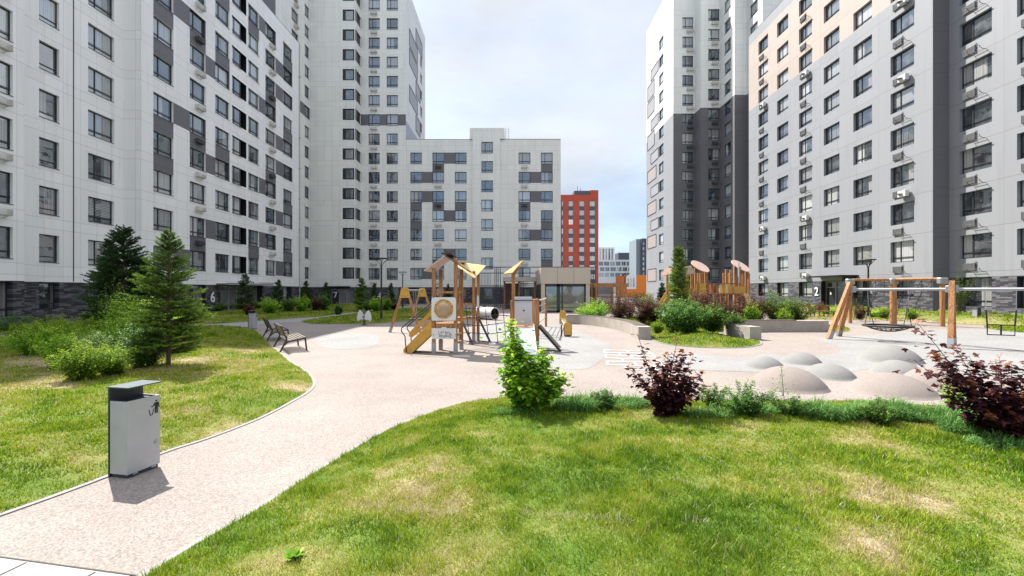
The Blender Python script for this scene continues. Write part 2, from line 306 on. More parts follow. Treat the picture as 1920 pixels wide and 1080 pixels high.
# ------------------------------------------------------------------ building kit
FLOOR = 3.0
def facade(root, name, O, u, n, L_, z0, z1, mats, holes=(), paint=(), deep=.24, sill=True):
    """one wall in the plane through O along u (outward normal n), L_ long, from z0 to z1, openings cut with reveals.
    holes: (s0, s1, z0, z1[, depth]); paint: (s0, s1, z0, z1, material index)"""
    O = Vector(O); u = Vector(u); n = Vector(n); mb = MB(); Z = Vector((0, 0, 1))
    S = sorted({0, L_, *[round(min(max(x, 0), L_), 4) for h in holes for x in h[:2]], *[round(min(max(p, 0), L_), 4) for q in paint for p in q[:2]]})
    T = sorted({z0, z1, *[round(min(max(x, z0), z1), 4) for h in holes for x in h[2:4]], *[round(min(max(p, z0), z1), 4) for q in paint for p in q[2:4]]})
    flip = u.cross(Z).dot(n) < 0
    def q(a, b, c, d, m, uvs):
        pts = [a, b, c, d]
        if flip: pts = pts[::-1]; uvs = uvs[::-1]
        mb.face(pts, m, uvs)
    P = lambda s, z, d=0: O + u * s + Z * (z - O.z) - n * d
    for i in range(len(S) - 1):
        for j in range(len(T) - 1):
            a, b, c, d = S[i], S[i + 1], T[j], T[j + 1]
            if b - a < 1e-3 or d - c < 1e-3: continue
            ms, mz = (a + b) / 2, (c + d) / 2
            if any(h[0] < ms < h[1] and h[2] < mz < h[3] for h in holes): continue
            m = 0
            for p in paint:
                if p[0] < ms < p[1] and p[2] < mz < p[3]: m = p[4]
            q(P(a, c), P(b, c), P(b, d), P(a, d), m, [(a, c), (b, c), (b, d), (a, d)])
    for h in holes:
        a, b, c, d = h[:4]; dp = h[4] if len(h) > 4 else deep
        a = max(a, 0); b = min(b, L_)
        ms, mz = (a + b) / 2, (c + d) / 2; m = 0
        for p in paint:
            if p[0] < a - .05 < p[1] and p[2] < mz < p[3]: m = p[4]
        if len(h) > 5: m = h[5]
        o = [(a, c), (a, d)]
        q(P(a, c, dp), P(a, c), P(a, d), P(a, d, dp), m, [(a + .3, c), (a + .3, c), (a + .3, d), (a + .3, d)])
        q(P(b, c), P(b, c, dp), P(b, d, dp), P(b, d), m, [(b, c), (b, c), (b, d), (b, d)])
        q(P(a, d), P(b, d), P(b, d, dp), P(a, d, dp), m, [(a, d)] * 4)
        q(P(a, c, dp), P(b, c, dp), P(b, c), P(a, c), m, [(a, c)] * 4)
    return mb.build(name, mats, root, world=True)

WIN = {}
def win_mesh(w_, h_, style):
    k = (round(w_, 1), round(h_, 1), style)
    if k in WIN: return WIN[k]
    W, H = w_, h_
    f = MB(); t = .06; dp = .07
    f.box((0, 0, t / 2), (W, dp, t)); f.box((0, 0, H - t / 2), (W, dp, t))
    f.box((-W / 2 + t / 2, 0, H / 2), (t, dp - .004, H - 2 * t)); f.box((W / 2 - t / 2, 0, H / 2), (t, dp - .004, H - 2 * t))
    sg = -1 if style != 'r' else -1
    mx_ = sg * W * (.17 if W > 1.5 else .12)
    if style != 'plain':
        f.box((mx_, 0, H / 2), (.075, dp - .01, H - 2 * t))
        f.box((mx_ / 2 + sg * W / 4, -.002, H / 2), (abs(W / 2 + mx_ * sg * -1) - .1 if False else .001, .001, .001))
    f.box((0, -.01, H * .2), (W - 2 * t, .05, .055))
    if style != 'plain' and W > 1.5: f.box((0, -.055, H * .235), (W - .02, .025, .03))
    f.box((0, -.13, -.02), (W + .02, .2, .03), m=1)
    p = MB(); y = .012
    p.face([(-W / 2 + t, y, t), (W / 2 - t, y, t), (W / 2 - t, y, H - t), (-W / 2 + t, y, H - t)])
    WIN[k] = (f.mesh('window', [FRAME, SILL]), p.mesh('pane', [GLASS])); return WIN[k]
def put_window(root, O, u, n, h, style='n', dp=None, name='window'):
    O = Vector(O); u = Vector(u); n = Vector(n); d = (h[4] if len(h) > 4 else .24) if dp is None else dp
    W, H = h[1] - h[0], h[3] - h[2]
    f, p = win_mesh(W, H, style); fw = round(W, 1)
    o = link(name, f, root); c = O + u * ((h[0] + h[1]) / 2) - n * (d - .05); c.z = h[2]
    o.location = c - root.location; o.rotation_euler.z = math.atan2(n.y, n.x) + math.pi / 2
    g = link('pane', p, o)
    return o

def basket_mesh(kind):
    k = ('basket', kind)
    if k in WIN: return WIN[k]
    b = MB()
    if kind == 'cream':           # slatted tray box
        for i in range(6): b.box((0, -.36, .05 + i * .06), (.95, .02, .028))
        for i in range(6): b.box((0, -.05 - i * .055, .012), (.93, .022, .02))
        for s in (-1, 1):
            b.box((s * .475, -.19, .2), (.02, .34, .36)); b.bar((s * .3, -.01, -.12), (s * .3, -.33, -.0), .03)
    elif kind == 'grey':          # louvre panel and an empty tube bracket beside it
        for s in (-1, 1): b.box((-.35 + s * .39, -.06, .26), (.03, .09, .52))
        for i in range(9): b.box((-.35, -.075, .04 + i * .056), (.76, .035, .03))
        b.box((-.35, -.03, .26), (.76, .02, .5))
        for s in (-.1, .75):
            b.tube([(s, -.01, -.12), (s, -.25, -.1), (s, -.42, .0), (s, -.46, .12)], .018, 5, 1)
        for y, z in ((-.46, .12), (-.42, .0), (-.25, -.1), (-.08, -.12)): b.tube([(-.1, y, z), (.75, y, z)], .015, 5, 1)
        b.tube([(.1, -.03, .0), (.1, -.03, .62)], .022, 5, 1)
    elif kind == 'unit':          # louvre panel, bracket and an air conditioner on it
        for s in (-1, 1): b.box((-.35 + s * .39, -.06, .26), (.03, .09, .52))
        for i in range(9): b.box((-.35, -.075, .04 + i * .056), (.76, .035, .03))
        b.box((-.35, -.03, .26), (.76, .02, .5))
        b.box((.4, -.24, .14), (.74, .3, .5), m=2, bev=.02)
        b.lathe([(0.0, -.01), (.19, -.01), (.21, .01)], 16, (.3, -.4, .14), 1)
        for s in (.1, .7): b.bar((s, -.01, -.13), (s, -.42, -.13), .03, m=1)
    elif kind == 'dark':
        for i in range(5): b.box((0, -.33, .05 + i * .07), (.9, .02, .03), m=1)
        b.box((0, -.17, .2), (.88, .3, .34), m=1)
    WIN[k] = b.mesh('air_conditioner_basket', [BASKET if kind in ('cream',) else GBASKET, TUBE_W if kind == 'grey' else mat('dark_basket', (.06, .06, .066), .5), mat('appliance_white', (.5, .5, .48), .4)])
    return WIN[k]
def put_basket(root, O, u, n, s, z, kind='cream'):
    o = link('air_conditioner_basket', basket_mesh(kind), root)
    c = Vector(O) + Vector(u) * s + Vector(n) * .01; c.z = z
    o.location = c - root.location; o.rotation_euler.z = math.atan2(n[1], n[0]) + math.pi / 2
def body(root, x0, x1, y0, y1, z1, skip=(), m=None, roofz=None, parapet=.0, z0=0):
    """plain outer walls (except the named sides) and roof of a block"""
    mb = MB()
    quads = {'S': [(x0, y0), (x1, y0)], 'E': [(x1, y0), (x1, y1)], 'N': [(x1, y1), (x0, y1)], 'W': [(x0, y1), (x0, y0)]}
    for k, (a, b) in quads.items():
        if k in skip: continue
        l = math.dist(a, b)
        mb.face([(*a, z0), (*b, z0), (*b, z1), (*a, z1)], 0, [(0, z0), (l, z0), (l, z1), (0, z1)])
    if mb.f: mb.build('side_wall', m or WHITE, root, world=True)
    rf = MB(); rz = z1 - .9
    rf.face([(x0, y0, rz), (x1, y0, rz), (x1, y1, rz), (x0, y1, rz)]); rf.build('roof', ROOF, root, world=True)
    pr = MB(); t = .3
    pr.box(((x0 + x1) / 2, y0 + t / 2 - .02, z1 + .02), (x1 - x0 + .04, t, .05)); pr.box(((x0 + x1) / 2, y1 - t / 2 + .02, z1 + .02), (x1 - x0 + .04, t, .05))
    pr.box((x0 + t / 2 - .02, (y0 + y1) / 2, z1 + .021), (t, y1 - y0 - 2 * t, .05)); pr.box((x1 - t / 2 + .02, (y0 + y1) / 2, z1 + .021), (t, y1 - y0 - 2 * t, .05))
    pr.box(((x0 + x1) / 2, y0 + .2, z1 - .45), (x1 - x0 - .7, .04, .88)); pr.box(((x0 + x1) / 2, y1 - .2, z1 - .45), (x1 - x0 - .7, .04, .88))
    pr.build('parapet', SILL, root, world=True)
def number(root, txt, P, n, size, col=None):
    cu = bpy.data.curves.new('house_number', 'FONT'); cu.body = txt; cu.size = size * 1.38; cu.extrude = .02; cu.offset = size * .018; cu.align_x = 'CENTER'
    o = bpy.data.objects.new('tmp', cu); C.objects.link(o); bpy.context.view_layer.update()
    me = bpy.data.meshes.new_from_object(o.evaluated_get(bpy.context.evaluated_depsgraph_get())); bpy.data.objects.remove(o)
    me.materials.clear(); me.materials.append(mat('sign_white', (.75, .76, .8), .5))
    o = link('house_number', me, root); o.location = Vector(P) + Vector(n) * .04 - root.location
    o.rotation_euler = (math.pi / 2, 0, math.atan2(n[1], n[0]) + math.pi / 2)
EX, WX, SY = (1, 0, 0), (-1, 0, 0), (0, -1, 0)
UY, UX = (0, 1, 0), (1, 0, 0)

def grid_holes(cols, rows, h0, hh, fl=FLOOR):
    return [(a, b, h0 - hh + fl * n, h0 + fl * n, ) for a, b in cols for n in rows]

# ---- left block, near wing (faces +X)
T0, WH = 5.52, 1.72
bl = thing('apartment_building', 'white panelled apartment wing at the far left, its brick base behind the spruces', 'apartment building', (-27.9, 5, 0))
O = (-27.75, 5, 0); L1 = 20.9
cols = [(3.4, 5.4), (8.4, 10.4), (13.2, 15.2), (18.3, 20.3)]
rows = range(0, 10)
hs = [(a, b, T0 - WH + 3 * n, T0 + 3 * n) for a, b in cols for n in range(0, 7)]
facade(bl, 'wall', O, UY, EX, L1, 2.55, 34.4, [WHITE, GREY], hs)
for h in hs: put_window(bl, O, UY, EX, h)
ph = [(a, b, .55, 2.5, .4) for a, b in cols]
facade(bl, 'plinth', O, UY, EX, L1, -.2, 2.55, [BRICK, BLACKM], ph)
for h in ph: put_window(bl, O, UY, EX, h)
for a, b in cols[2:]:
    for n in range(1, 7): put_basket(bl, O, UY, EX, (a + b) / 2 + .2, T0 - WH + 3 * n - .72, 'cream')
O2 = (-29.2, 25.9, 0); L2 = 8.3
cB, cC = (28.1 - 25.9, 29.35 - 25.9), (31.35 - 25.9, 33.4 - 25.9)
hs = [(a, b, T0 - WH + 3 * n, T0 + 3 * n) for a, b in (cB, cC) for n in range(0, 8)]
facade(bl, 'wall', O2, UY, EX, L2, 2.55, 34.4, [WHITE, GREY], hs)
for h in hs: put_window(bl, O2, UY, EX, h, 'plain' if h[1] - h[0] < 1.5 else 'n')
ph = [(cB[0], cB[1], .85, 2.5, .4), (cC[0], cC[1], .85, 2.5, .4)]
facade(bl, 'plinth', O2, UY, EX, L2, -.2, 2.55, [BRICK, BLACKM], ph)
for h in ph: put_window(bl, O2, UY, EX, h, 'plain')
body(bl, -44, -27.76, 5, 25.9, 34.4, skip=('E',)); body(bl, -44, -29.21, 25.9, 34.2, 34.4, skip=('E', 'S', 'N'))
j = MB(); j.box((-29.19, 30.3, 18.5), (.03, .05, 31.8)); j.build('expansion_joint', BLACKM, bl, world=True)

# ---- left block, long checkered wing
bm_ = thing('apartment_building', 'long white apartment wing checkered with dark grey panels above entrance 6', 'apartment building', (-27.9, 34.2, 0))
O = (-27.9, 34.2, 0); LM = 25.7
C7 = [(35.4, 37.5), (39.4, 41.45), (42.8, 44.95), (45.35, 47.8), (48.15, 50.2), (51.5, 53.75), (55.5, 57.8)]
C7 = [(a - 34.2, b - 34.2) for a, b in C7]
hs, pt = [], []
TL = lambda n: T0 + 3 * n
for k, (a, b) in enumerate(C7):
    for n in range(10):
        hs.append((a, b, TL(n) - WH, TL(n)) if k != 3 else (a, b, TL(n) - WH, TL(n), .95, 2))
def below(k, n): pt.append((C7[k][0], C7[k][1], TL(n - 1), TL(n) - WH, 1))
def right(k, n): pt.append((C7[k][1], C7[k + 1][0], TL(n) - WH, TL(n), 1))
for n in (7, 6, 4, 3, 9): below(0, n)
for n in (7, 4, 0, 9): right(0, n)
for n in (7, 4, 1): below(1, n)
for n in (6, 3, 1, 9): right(1, n)
for n in (7, 4, 9): below(2, n)
for n in (9, 1): below(4, n)
for n in (9, 6, 3, 1): right(4, n)
for n in (7, 4): below(5, n)
for n in (8, 7, 5, 4, 2, 0): right(5, n)
for n in (9, 6, 3, 1): below(6, n)
pt.append((C7[0][0], C7[0][1], TL(9), TL(9) + .9, 1))
facade(bm_, 'wall', O, UY, EX, LM, 2.55, 34.4, [WHITE, GREY, BLACKM], hs, pt)
for h in hs: put_window(bm_, O, UY, EX, h if len(h) < 5 else (h[0] + .02, h[0] + 1.62, h[2], h[3]), dp=.24 if len(h) < 5 else .2)
for n in range(1, 10):
    put_basket(bm_, O, UY, EX, 6.3, TL(n) - WH - .75, 'dark' if n in (7, 4, 1) else 'cream')
    put_basket(bm_, O, UY, EX, 18.5, TL(n) - WH - .75, 'dark' if n in (7, 4) else 'cream')
ph = [(a, b, .85, 2.5, .4, 1) for a, b in (C7[0], C7[1], (21.2, 23.4))] + [(9.0, 16.6, -.2, 2.5, .9, 1)]
facade(bm_, 'plinth', O, UY, EX, LM, -.2, 2.55, [BRICK, BLACKM], ph)
for h in ph[:3]: put_window(bm_, O, UY, EX, h)
DOORF = mat('pale_metal_frame', (.33, .34, .34), .4, .2); DGL = MATS['window_glass']
def entrance(root, O, u, n, s0, s1, top, dp, base=0):
    O = Vector(O); u = Vector(u); n = Vector(n)
    e = bpy.data.objects.new('entrance', None); C.objects.link(e); e.parent = root; e.empty_display_size = .2
    c = O + u * ((s0 + s1) / 2) - n * (dp - .08); c.z = base; e.location = c - root.location; e.rotation_euler.z = math.atan2(n.y, n.x) + math.pi / 2
    W = s1 - s0; H = top - base; m = MB(); g = MB()
    nb = max(2, round(W / 1.3))
    for i in range(nb + 1): m.box((-W / 2 + W * i / nb, 0, H / 2), (.11, .12, H))
    for z in (.06, H * .78, H - .06): m.box((0, .0, z), (W, .1, .09))
    g.face([(-W / 2, .03, 0), (W / 2, .03, 0), (W / 2, .03, H), (-W / 2, .03, H)])
    m.build('door_frame', DOORF, e); g.build('pane', DGL, e)
    d = MB(); d.box((-W / 2 + W / nb * .5, -.03, H * .38), (W / nb - .14, .05, H * .74)); d.build('door', mat('door_dark', (.025, .026, .028), .35), e)
    pp = MB(); pp.box((-W / 2 + W / nb * .5, -.062, H * .55), (.16, .006, .22)); pp.build('paper_notice', mat('paper', (.75, .75, .72), .8), e)
entrance(bm_, O, UY, EX, 9.05, 16.55, 2.5, .7)
c = MB(); c.box((-27.35, 34.2 + 12.8, 2.66), (1.1, 8.2, .1)); c.box((-26.82, 34.2 + 12.8, 2.66), (.06, 8.3, .2)); c.build('canopy', mat('canopy_metal', (.25, .26, .26), .5), bm_, world=True)
c = MB()
for k in range(22): c.box((-26.85 + .03 * math.sin(k * 2.3), 44.6 + k * .13, 2.86 + .04 * math.sin(k * 1.7)), (.05, .11, .07 + .03 * math.sin(k * 3.1) ** 2))
c.box((-26.85, 49.9, 2.83), (.05, 2.9, .05)); c.build('cable_tray', BLACKM, bm_, world=True)
number(bm_, '6', (-27.88, 42.35, .95), EX, .95)
body(bm_, -44, -27.91, 34.2, 59.9, 34.4, skip=('E',))
c = MB(); c.tube([(-27.8, 59.6, 0), (-27.8, 59.6, 34.3)], .06, 8); 
for k in range(8): c.box((-27.8, 59.6, 2 + 4 * k), (.2, .2, .12))
c.build('drainpipe', mat('drain_grey', (.42, .42, .41), .5), bm_, world=True)

# ---- left tower: inner corner, loggia strip and front
tw = thing('tower_block', 'tall pale tower block with black corner loggias above entrance 7', 'apartment tower', (-30.6, 54, 0))
TT = 50.2
O = (-30.6, 54, 0)
hs = [(13.4, 15.8, T0 - WH + 3 * n, T0 + 3 * n) for n in range(15)] + [(9.2, 11.2, T0 - WH + 3 * n, T0 + 3 * n) for n in range(11, 15)]
pt = [(11.4, 16.9, T0 - WH + 24, T0 + 24, 1), (1.8, 4.9, 36.5, TT, 1)]
facade(tw, 'wall', O, UY, EX, 14.8 + 2.2 - 2.2, 2.55, TT, [CREAM, GREY], [h for h in hs if h[1] < 14.7] + [(13.2, 14.7, T0 - WH + 3 * n, T0 + 3 * n) for n in range(15)], pt)
hs = [h for h in hs if h[1] < 14.7] + [(13.2, 14.7, T0 - WH + 3 * n, T0 + 3 * n) for n in range(15)]
for h in hs: put_window(tw, O, UY, EX, h, 'plain')
for n in range(11, 15): put_basket(tw, O, UY, EX, 10.2, T0 - WH + 3 * n - .75, 'cream')
O3 = (-30.6, 68.8, 0); WL = 7.0
lg = [(5.0, WL, T0 - WH + 3 * n, T0 + 3 * n) for n in range(15)]
facade(tw, 'wall', O3, UX, SY, WL, 2.55, TT, [CREAM, GREY], lg)
LGL = glass_mat('loggia_glass', .3)
# side of the step (+X), open at the loggias
O4 = (-23.6, 68.8, 0)
facade(tw, 'wall', O4, UY, EX, 2.2, 2.55, TT, [CREAM, GREY], [(0, 2.2, h[2], h[3]) for h in lg])
for h in lg:
    lgb = MB()   # the recessed dark loggia boxes with a corner post
    lgb.box((-23.64, 68.86, (h[2] + h[3]) / 2), (.09, .12, h[3] - h[2] - .004)); lgb.box((-25.40, 68.86, (h[2] + h[3]) / 2), (.40, .1, h[3] - h[2] - .004))
    lgb.box((-24.6, 68.87, h[3] - .07), (1.2, .08, .16)); lgb.box((-24.6, 68.87, h[2] + .07), (1.2, .08, .2)); lgb.box((-23.86, 68.865, (h[2] + h[3]) / 2), (.34, .07, h[3] - h[2] - .006)); lgb.box((-23.66, 70, h[2] + .1), (.06, 2.0, .2)); lgb.box((-23.66, 70, h[3] - .07), (.06, 2.0, .14))
    lgb.build('loggia_frame', BLACKM, tw, world=True)
for h in lg:
    p = MB(); p.face([(-25.5, 68.9, h[2]), (-23.95, 68.9, h[2]), (-23.95, 68.9, h[3]), (-25.5, 68.9, h[3])]); o = p.build('loggia_pane', LGL, tw, world=True)
p = MB()
for h in lg: p.face([(-23.72, 68.9, h[2]), (-23.72, 71, h[2]), (-23.72, 71, h[3]), (-23.72, 68.9, h[3])]); p.face([(-23.95, 68.9, h[2]), (-23.72, 68.9, h[2]), (-23.72, 68.9, h[3]), (-23.95, 68.9, h[3])])
p.build('loggia_screen', BLACKM, tw, world=True)
facade(tw, 'plinth', O3, UX, SY, WL, -.2, 2.55, [BRICK, BLACKM], [(3.2, 6.7, -.2, 2.3, .5, 1)])
entrance(tw, O3, UX, SY, 3.25, 6.65, 2.3, .45)
number(tw, '7', (gx(629, 68.8), 68.8, .95), SY, .85)
c = MB(); c.box((-26.2, 68.3, 2.62), (3.6, 1.0, .12)); c.build('canopy', BLACKM, tw, world=True)
O5 = (-23.6, 71, 0); W5 = 7.04
ca, cb_ = (gx(691, 71) + 23.6, gx(712, 71) + 23.6), (gx(725, 71) + 23.6, gx(746, 71) + 23.6)
hs = [(a, b, T0 - 1.75 + 3 * n, T0 + 3 * n) for a, b in (ca, cb_) for n in range(15)]
facade(tw, 'wall', O5, UX, SY, W5, 2.55, TT, [CREAM, GREY], hs, [(0, W5, T0 - 1.75 + 24, T0 + 24, 1)])
for h in hs: put_window(tw, O5, UX, SY, h)
for n in range(15): put_basket(tw, O5, UX, SY, (ca[0] + ca[1]) / 2, T0 - 1.75 + 3 * n - .75, 'cream')
facade(tw, 'plinth', O5, UX, SY, W5, -.2, 2.55, [BRICK, BLACKM], [(cb_[0], cb_[1] + .1, .6, 2.5, .3)])
put_window(tw, O5, UX, SY, (cb_[0], cb_[1] + .1, .6, 2.5, .3), 'plain')
number(tw, '4', (gx(712, 71), 71, .7), SY, 1.1)
O6 = (-16.56, 71, 0)
LB = mat('shaded_blue_panel', (.34, .37, .42), .6)  # bluish shade of the tower's lower side wall, put into its colour
hs = []
for k, n in enumerate((14, 12, 11, 9, 8, 13, 10)): hs.append((11.2, 12.9, T0 - 1.7 + 3 * n, T0 + 3 * n))
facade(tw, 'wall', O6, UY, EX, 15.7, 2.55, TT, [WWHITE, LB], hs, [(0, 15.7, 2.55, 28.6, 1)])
for h in hs: put_window(tw, O6, UY, EX, h, 'plain')
OUTL = mat('outline_trim', (.06, .065, .07), .5)
def outlines(root, X, n, lst, fill):
    s = n[0]
    for y0, y1, z0, z1 in lst:
        t = MB(); f = MB()
        for a, b in (((y0, z0), (y1, z0)), ((y1, z0), (y1, z1)), ((y1, z1), (y0, z1)), ((y0, z1), (y0, z0))):
            t.bar((X + s * .03, a[0], a[1]), (X + s * .03, b[0], b[1]), .12, .06, up=(1, 0, 0) if a[0] != b[0] else (1, 0, 0))
        f.face([(X + s * .012, y0, z0), (X + s * .012, y1, z0), (X + s * .012, y1, z1), (X + s * .012, y0, z1)][::s])
        o = f.build('decorative_panel', fill, root, world=True); q = t.build('panel_outline', OUTL, o); q.data.transform(Matrix.Translation(-root.location))
LP = mat('light_infill', (.27, .27, .285), .5)
outlines(tw, -16.56, EX, [(73.4, 79.6, 41.6, 44.3), (73.4, 79.6, 38.6, 41.2), (73.4, 79.6, 32.6, 35.2), (78.3, 83.8, 44.7, 47.2), (78.3, 82.0, 35.7, 38.2), (78.3, 82.0, 29.6, 32.2)], LP)
mb_ = MB(); mb_.face([(-44, 86.7, 0), (-16.56, 86.7, 0), (-16.56, 86.7, TT), (-44, 86.7, TT)][::-1]); mb_.face([(-44, 54, 34), (-30.6, 54, 34), (-30.6, 54, TT), (-44, 54, TT)]); mb_.face([(-44, 54, 0), (-44, 86.7, 0), (-44, 86.7, TT), (-44, 54, TT)][::-1])
mb_.face([(-44, 54, TT - 1), (-30.61, 54, TT - 1), (-30.61, 68.81, TT - 1), (-44, 68.81, TT - 1)]); mb_.face([(-44, 68.81, TT - 1), (-23.61, 68.81, TT - 1), (-23.61, 71.01, TT - 1), (-44, 71.01, TT - 1)]); mb_.face([(-44, 71.01, TT - 1), (-16.57, 71.01, TT - 1), (-16.57, 86.7, TT - 1), (-44, 86.7, TT - 1)])
mb_.build('rear_wall', CREAM, tw, world=True)

# ---- middle low block
md = thing('apartment_building', 'low pale apartment block across the courtyard end with a raised centre bay', 'apartment building', (-4, 71, 0))
def mid(O, W, top, cols, tops, paint):
    hs = [(a, b, t - 1.75, t) for a, b in cols for t in tops]
    facade(md, 'wall', O, UX, SY, W, 2.55, top, [CREAM, GREY], hs, paint)
    for h in hs: put_window(md, O, UX, SY, h)
    facade(md, 'plinth', O, UX, SY, W, -.2, 2.55, [BRICK, BLACKM], [(a, b, .7, 2.4, .3) for a, b in cols])
    for a, b in cols: put_window(md, O, UX, SY, (a, b, .7, 2.4, .3))
OX = -16.56
cl = [(gx(769.3, 71) - OX, gx(791, 71) - OX), (gx(810.8, 71) - OX, gx(832.6, 71) - OX), (gx(852.8, 71) - OX, gx(874.8, 71) - OX)]
tp = [5.55 + 3 * n for n in range(7)]; R6 = lambda r: 5.55 + 3 * (6 - r)
def H(c, r): return (c[0][1], c[1][0], R6(r) - 1.75, R6(r), 1)
def V(c, r): return (c[0], c[1], R6(r + 1), R6(r) - 1.75, 1)
mid((OX, 71, 0), 10.4, 25.6, cl, tp, [H(cl[1:], 0), V(cl[1], 0), H(cl, 1), H(cl, 2), V(cl[0], 2), V(cl[1], 2), V(cl[2], 2), H(cl[1:], 3), V(cl[0], 3), H(cl[1:], 5), V(cl[1], 5), H(cl, 6)])
for r in range(7): put_basket(md, (OX, 71, 0), UX, SY, (cl[1][0] + cl[1][1]) / 2, R6(r) - 1.75 - .72, 'dark' if r in (0, 2, 5) else 'cream')
OC = OX + 10.4
mid((OC, 70.75, 0), 4.3, 27.3, [(gx(902.6, 70.75) - OC, gx(924.3, 70.75) - OC)], [7.14 + 3 * n for n in range(7)], [])
OR = OC + 4.3
cr_ = [(gx(972.3, 71) - OR, gx(994.5, 71) - OR), (gx(1014.3, 71) - OR, gx(1036.3, 71) - OR)]
mid((OR, 71, 0), 7.6 - OR, 25.7, cr_, tp, [V(cr_[1], 0), H(cr_, 1), H(cr_, 2), V(cr_[0], 2), V(cr_[1], 3), H(cr_, 4), V(cr_[1], 5)])
for r in range(7): put_basket(md, (OR, 71, 0), UX, SY, (cr_[0][0] + cr_[0][1]) / 2, R6(r) - 1.75 - .72, 'dark' if r in (2,) else 'cream')
body(md, OX, 7.6, 71.0, 87, 25.6, skip=('S', 'W'), m=CREAM)
c = MB(); c.box(((OC + OR) / 2, 70.75 + .1, 1.0), (.01, .01, .01))
for x in (OC, OR): c.face([(x, 70.75, 0), (x, 71.02, 0), (x, 71.02, 25.7), (x, 70.75, 25.7)][::1 if x == OR else -1])
c.face([(gx(881, 71), 70.76, 25.6), (gx(881, 71), 76, 25.6), (gx(881, 71), 76, 27.3), (gx(881, 71), 70.76, 27.3)][::-1]); c.face([(gx(946, 71), 70.76, 25.6), (gx(946, 71), 76, 25.6), (gx(946, 71), 76, 27.3), (gx(946, 71), 70.76, 27.3)])
c.face([(gx(881, 71), 70.76, 25.62), (OC, 70.76, 25.62), (OC, 70.76, 27.3), (gx(881, 71), 70.76, 27.3)]); c.face([(OR, 70.76, 25.62), (gx(946, 71), 70.76, 25.62), (gx(946, 71), 70.76, 27.3), (OR, 70.76, 27.3)])
c.face([(gx(881, 71), 70.76, 27.29), (gx(946, 71), 70.76, 27.29), (gx(946, 71), 76, 27.29), (gx(881, 71), 76, 27.29)]); c.build('stair_head', CREAM, md, world=True)
for x in (gx(908, 73), gx(921, 73)):
    v = MB(); v.lathe([(.2, 0), (.2, .5), (.42, .55), (.3, .72), (0, .78)], 10, (x, 73, 27.3)); v.build('roof_vent', mat('vent_metal', (.3, .31, .33), .4, .6), md, world=True)
v = MB(); x = gx(948, 71.5)
for s in (0, .5): v.tube([(x + s, 71.5, 25.4), (x + s, 71.5, 27.6)], .03, 5)
for k in range(6): v.tube([(x, 71.5, 25.6 + k * .35), (x + .5, 71.5, 25.6 + k * .35)], .025, 5)
v.build('roof_ladder', mat('vent_metal', (.3, .31, .33), .4, .6), md, world=True)

# ---- right long block (faces -X)
ra = thing('apartment_building', 'sunlit grey apartment wing with a peach band under its roof, above entrance 2', 'apartment building', (30.7, 33.2, 0))
O = (30.7, 33.2, 0); T1_, H1 = 5.9, 1.65
CA = [(1422, 1440), (1457, 1478), (1498, 1522.5), (1544.6, 1574), (1600, 1635), (1669.7, 1714)]
CA = [(yl(b, 30.7) - 33.2, yl(a, 30.7) - 33.2) for a, b in CA]
hs = [(a, b, T1_ - H1 + 3 * n, T1_ + 3 * n) for a, b in CA for n in range(10)]
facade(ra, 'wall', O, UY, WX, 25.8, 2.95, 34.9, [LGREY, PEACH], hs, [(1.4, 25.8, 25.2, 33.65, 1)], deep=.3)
for h in hs: put_window(ra, O, UY, WX, h, dp=.3)
for k in (0, 2, 5):
    for n in range(10):
        put_basket(ra, O, UY, WX, sum(CA[k]) / 2, T1_ - H1 + 3 * n - .85, 'unit' if (n * 7 + k * 5) % 10 in (0, 4, 9) else 'grey')
ph = [(a, b, 1.35, 2.9, .4, 1) for k, (a, b) in enumerate(CA) if k != 3] + [(6.6, 12.0, 0, 2.9, .8, 1)]
facade(ra, 'plinth', O, UY, WX, 25.8, -.2, 2.95, [BRICK, BLACKM], ph)
for h in ph[:-1]: put_window(ra, O, UY, WX, h)
entrance(ra, O, UY, WX, 6.65, 11.95, 2.9, .6, .3)
c = MB(); c.box((29.9, 33.2 + 9.6, 3.35), (1.8, 5.0, .1)); c.box((30.1, 33.2 + 7.4, 3.1), (1.2, .12, .5)); c.build('canopy', BLACKM, ra, world=True)
number(ra, '2', (30.68, yl(1532, 30.7), 1.5), WX, .88)
mb_ = MB(); mb_.face([(30.7, 33.2, 0), (31.9, 33.2, 0), (31.9, 33.2, 34.9), (30.7, 33.2, 34.9)], 0, [(0, 0), (1.2, 0), (1.2, 34.9), (0, 34.9)])
mb_.face([(31.9, 33.2, 34), (45, 33.2, 34), (45, 33.2, 34.9), (31.9, 33.2, 34.9)])
mb_.build('side_wall', GREY, ra, world=True)
body(ra, 30.71, 46, 33.21, 59, 34.9, skip=('W', 'S'), m=LGREY)

rb = thing('apartment_building', 'grey apartment wing set back at the far right edge, behind the framed swing seat', 'apartment building', (31.9, 3, 0))
O = (31.9, 3, 0)
CB = [(27.25, 29.45), (23.6, 25.75), (18.8, 21), (14.5, 16.6), (9.5, 11.6), (4.5, 6.6)]
hs = [(a, b, T1_ - H1 + 3 * n, T1_ + 3 * n) for a, b in CB for n in range(8 if a > 20 else 6)]
facade(rb, 'wall', O, UY, WX, 30.2, 2.95, 34.9, [LGREY, PEACH], hs, deep=.3)
for h in hs: put_window(rb, O, UY, WX, h, dp=.3)
for k in (0, 1, 3):
    for n in range(8): put_basket(rb, O, UY, WX, sum(CB[k]) / 2, T1_ - H1 + 3 * n - .85, 'unit' if (n * 3 + k) % 7 == 0 and k else 'grey')
ph = [(a, b, .9, 2.9, .4, 1) for a, b in CB]
facade(rb, 'plinth', O, UY, WX, 30.2, -.2, 2.95, [BRICK, BLACKM], ph)
for h in ph: put_window(rb, O, UY, WX, h, 'plain')
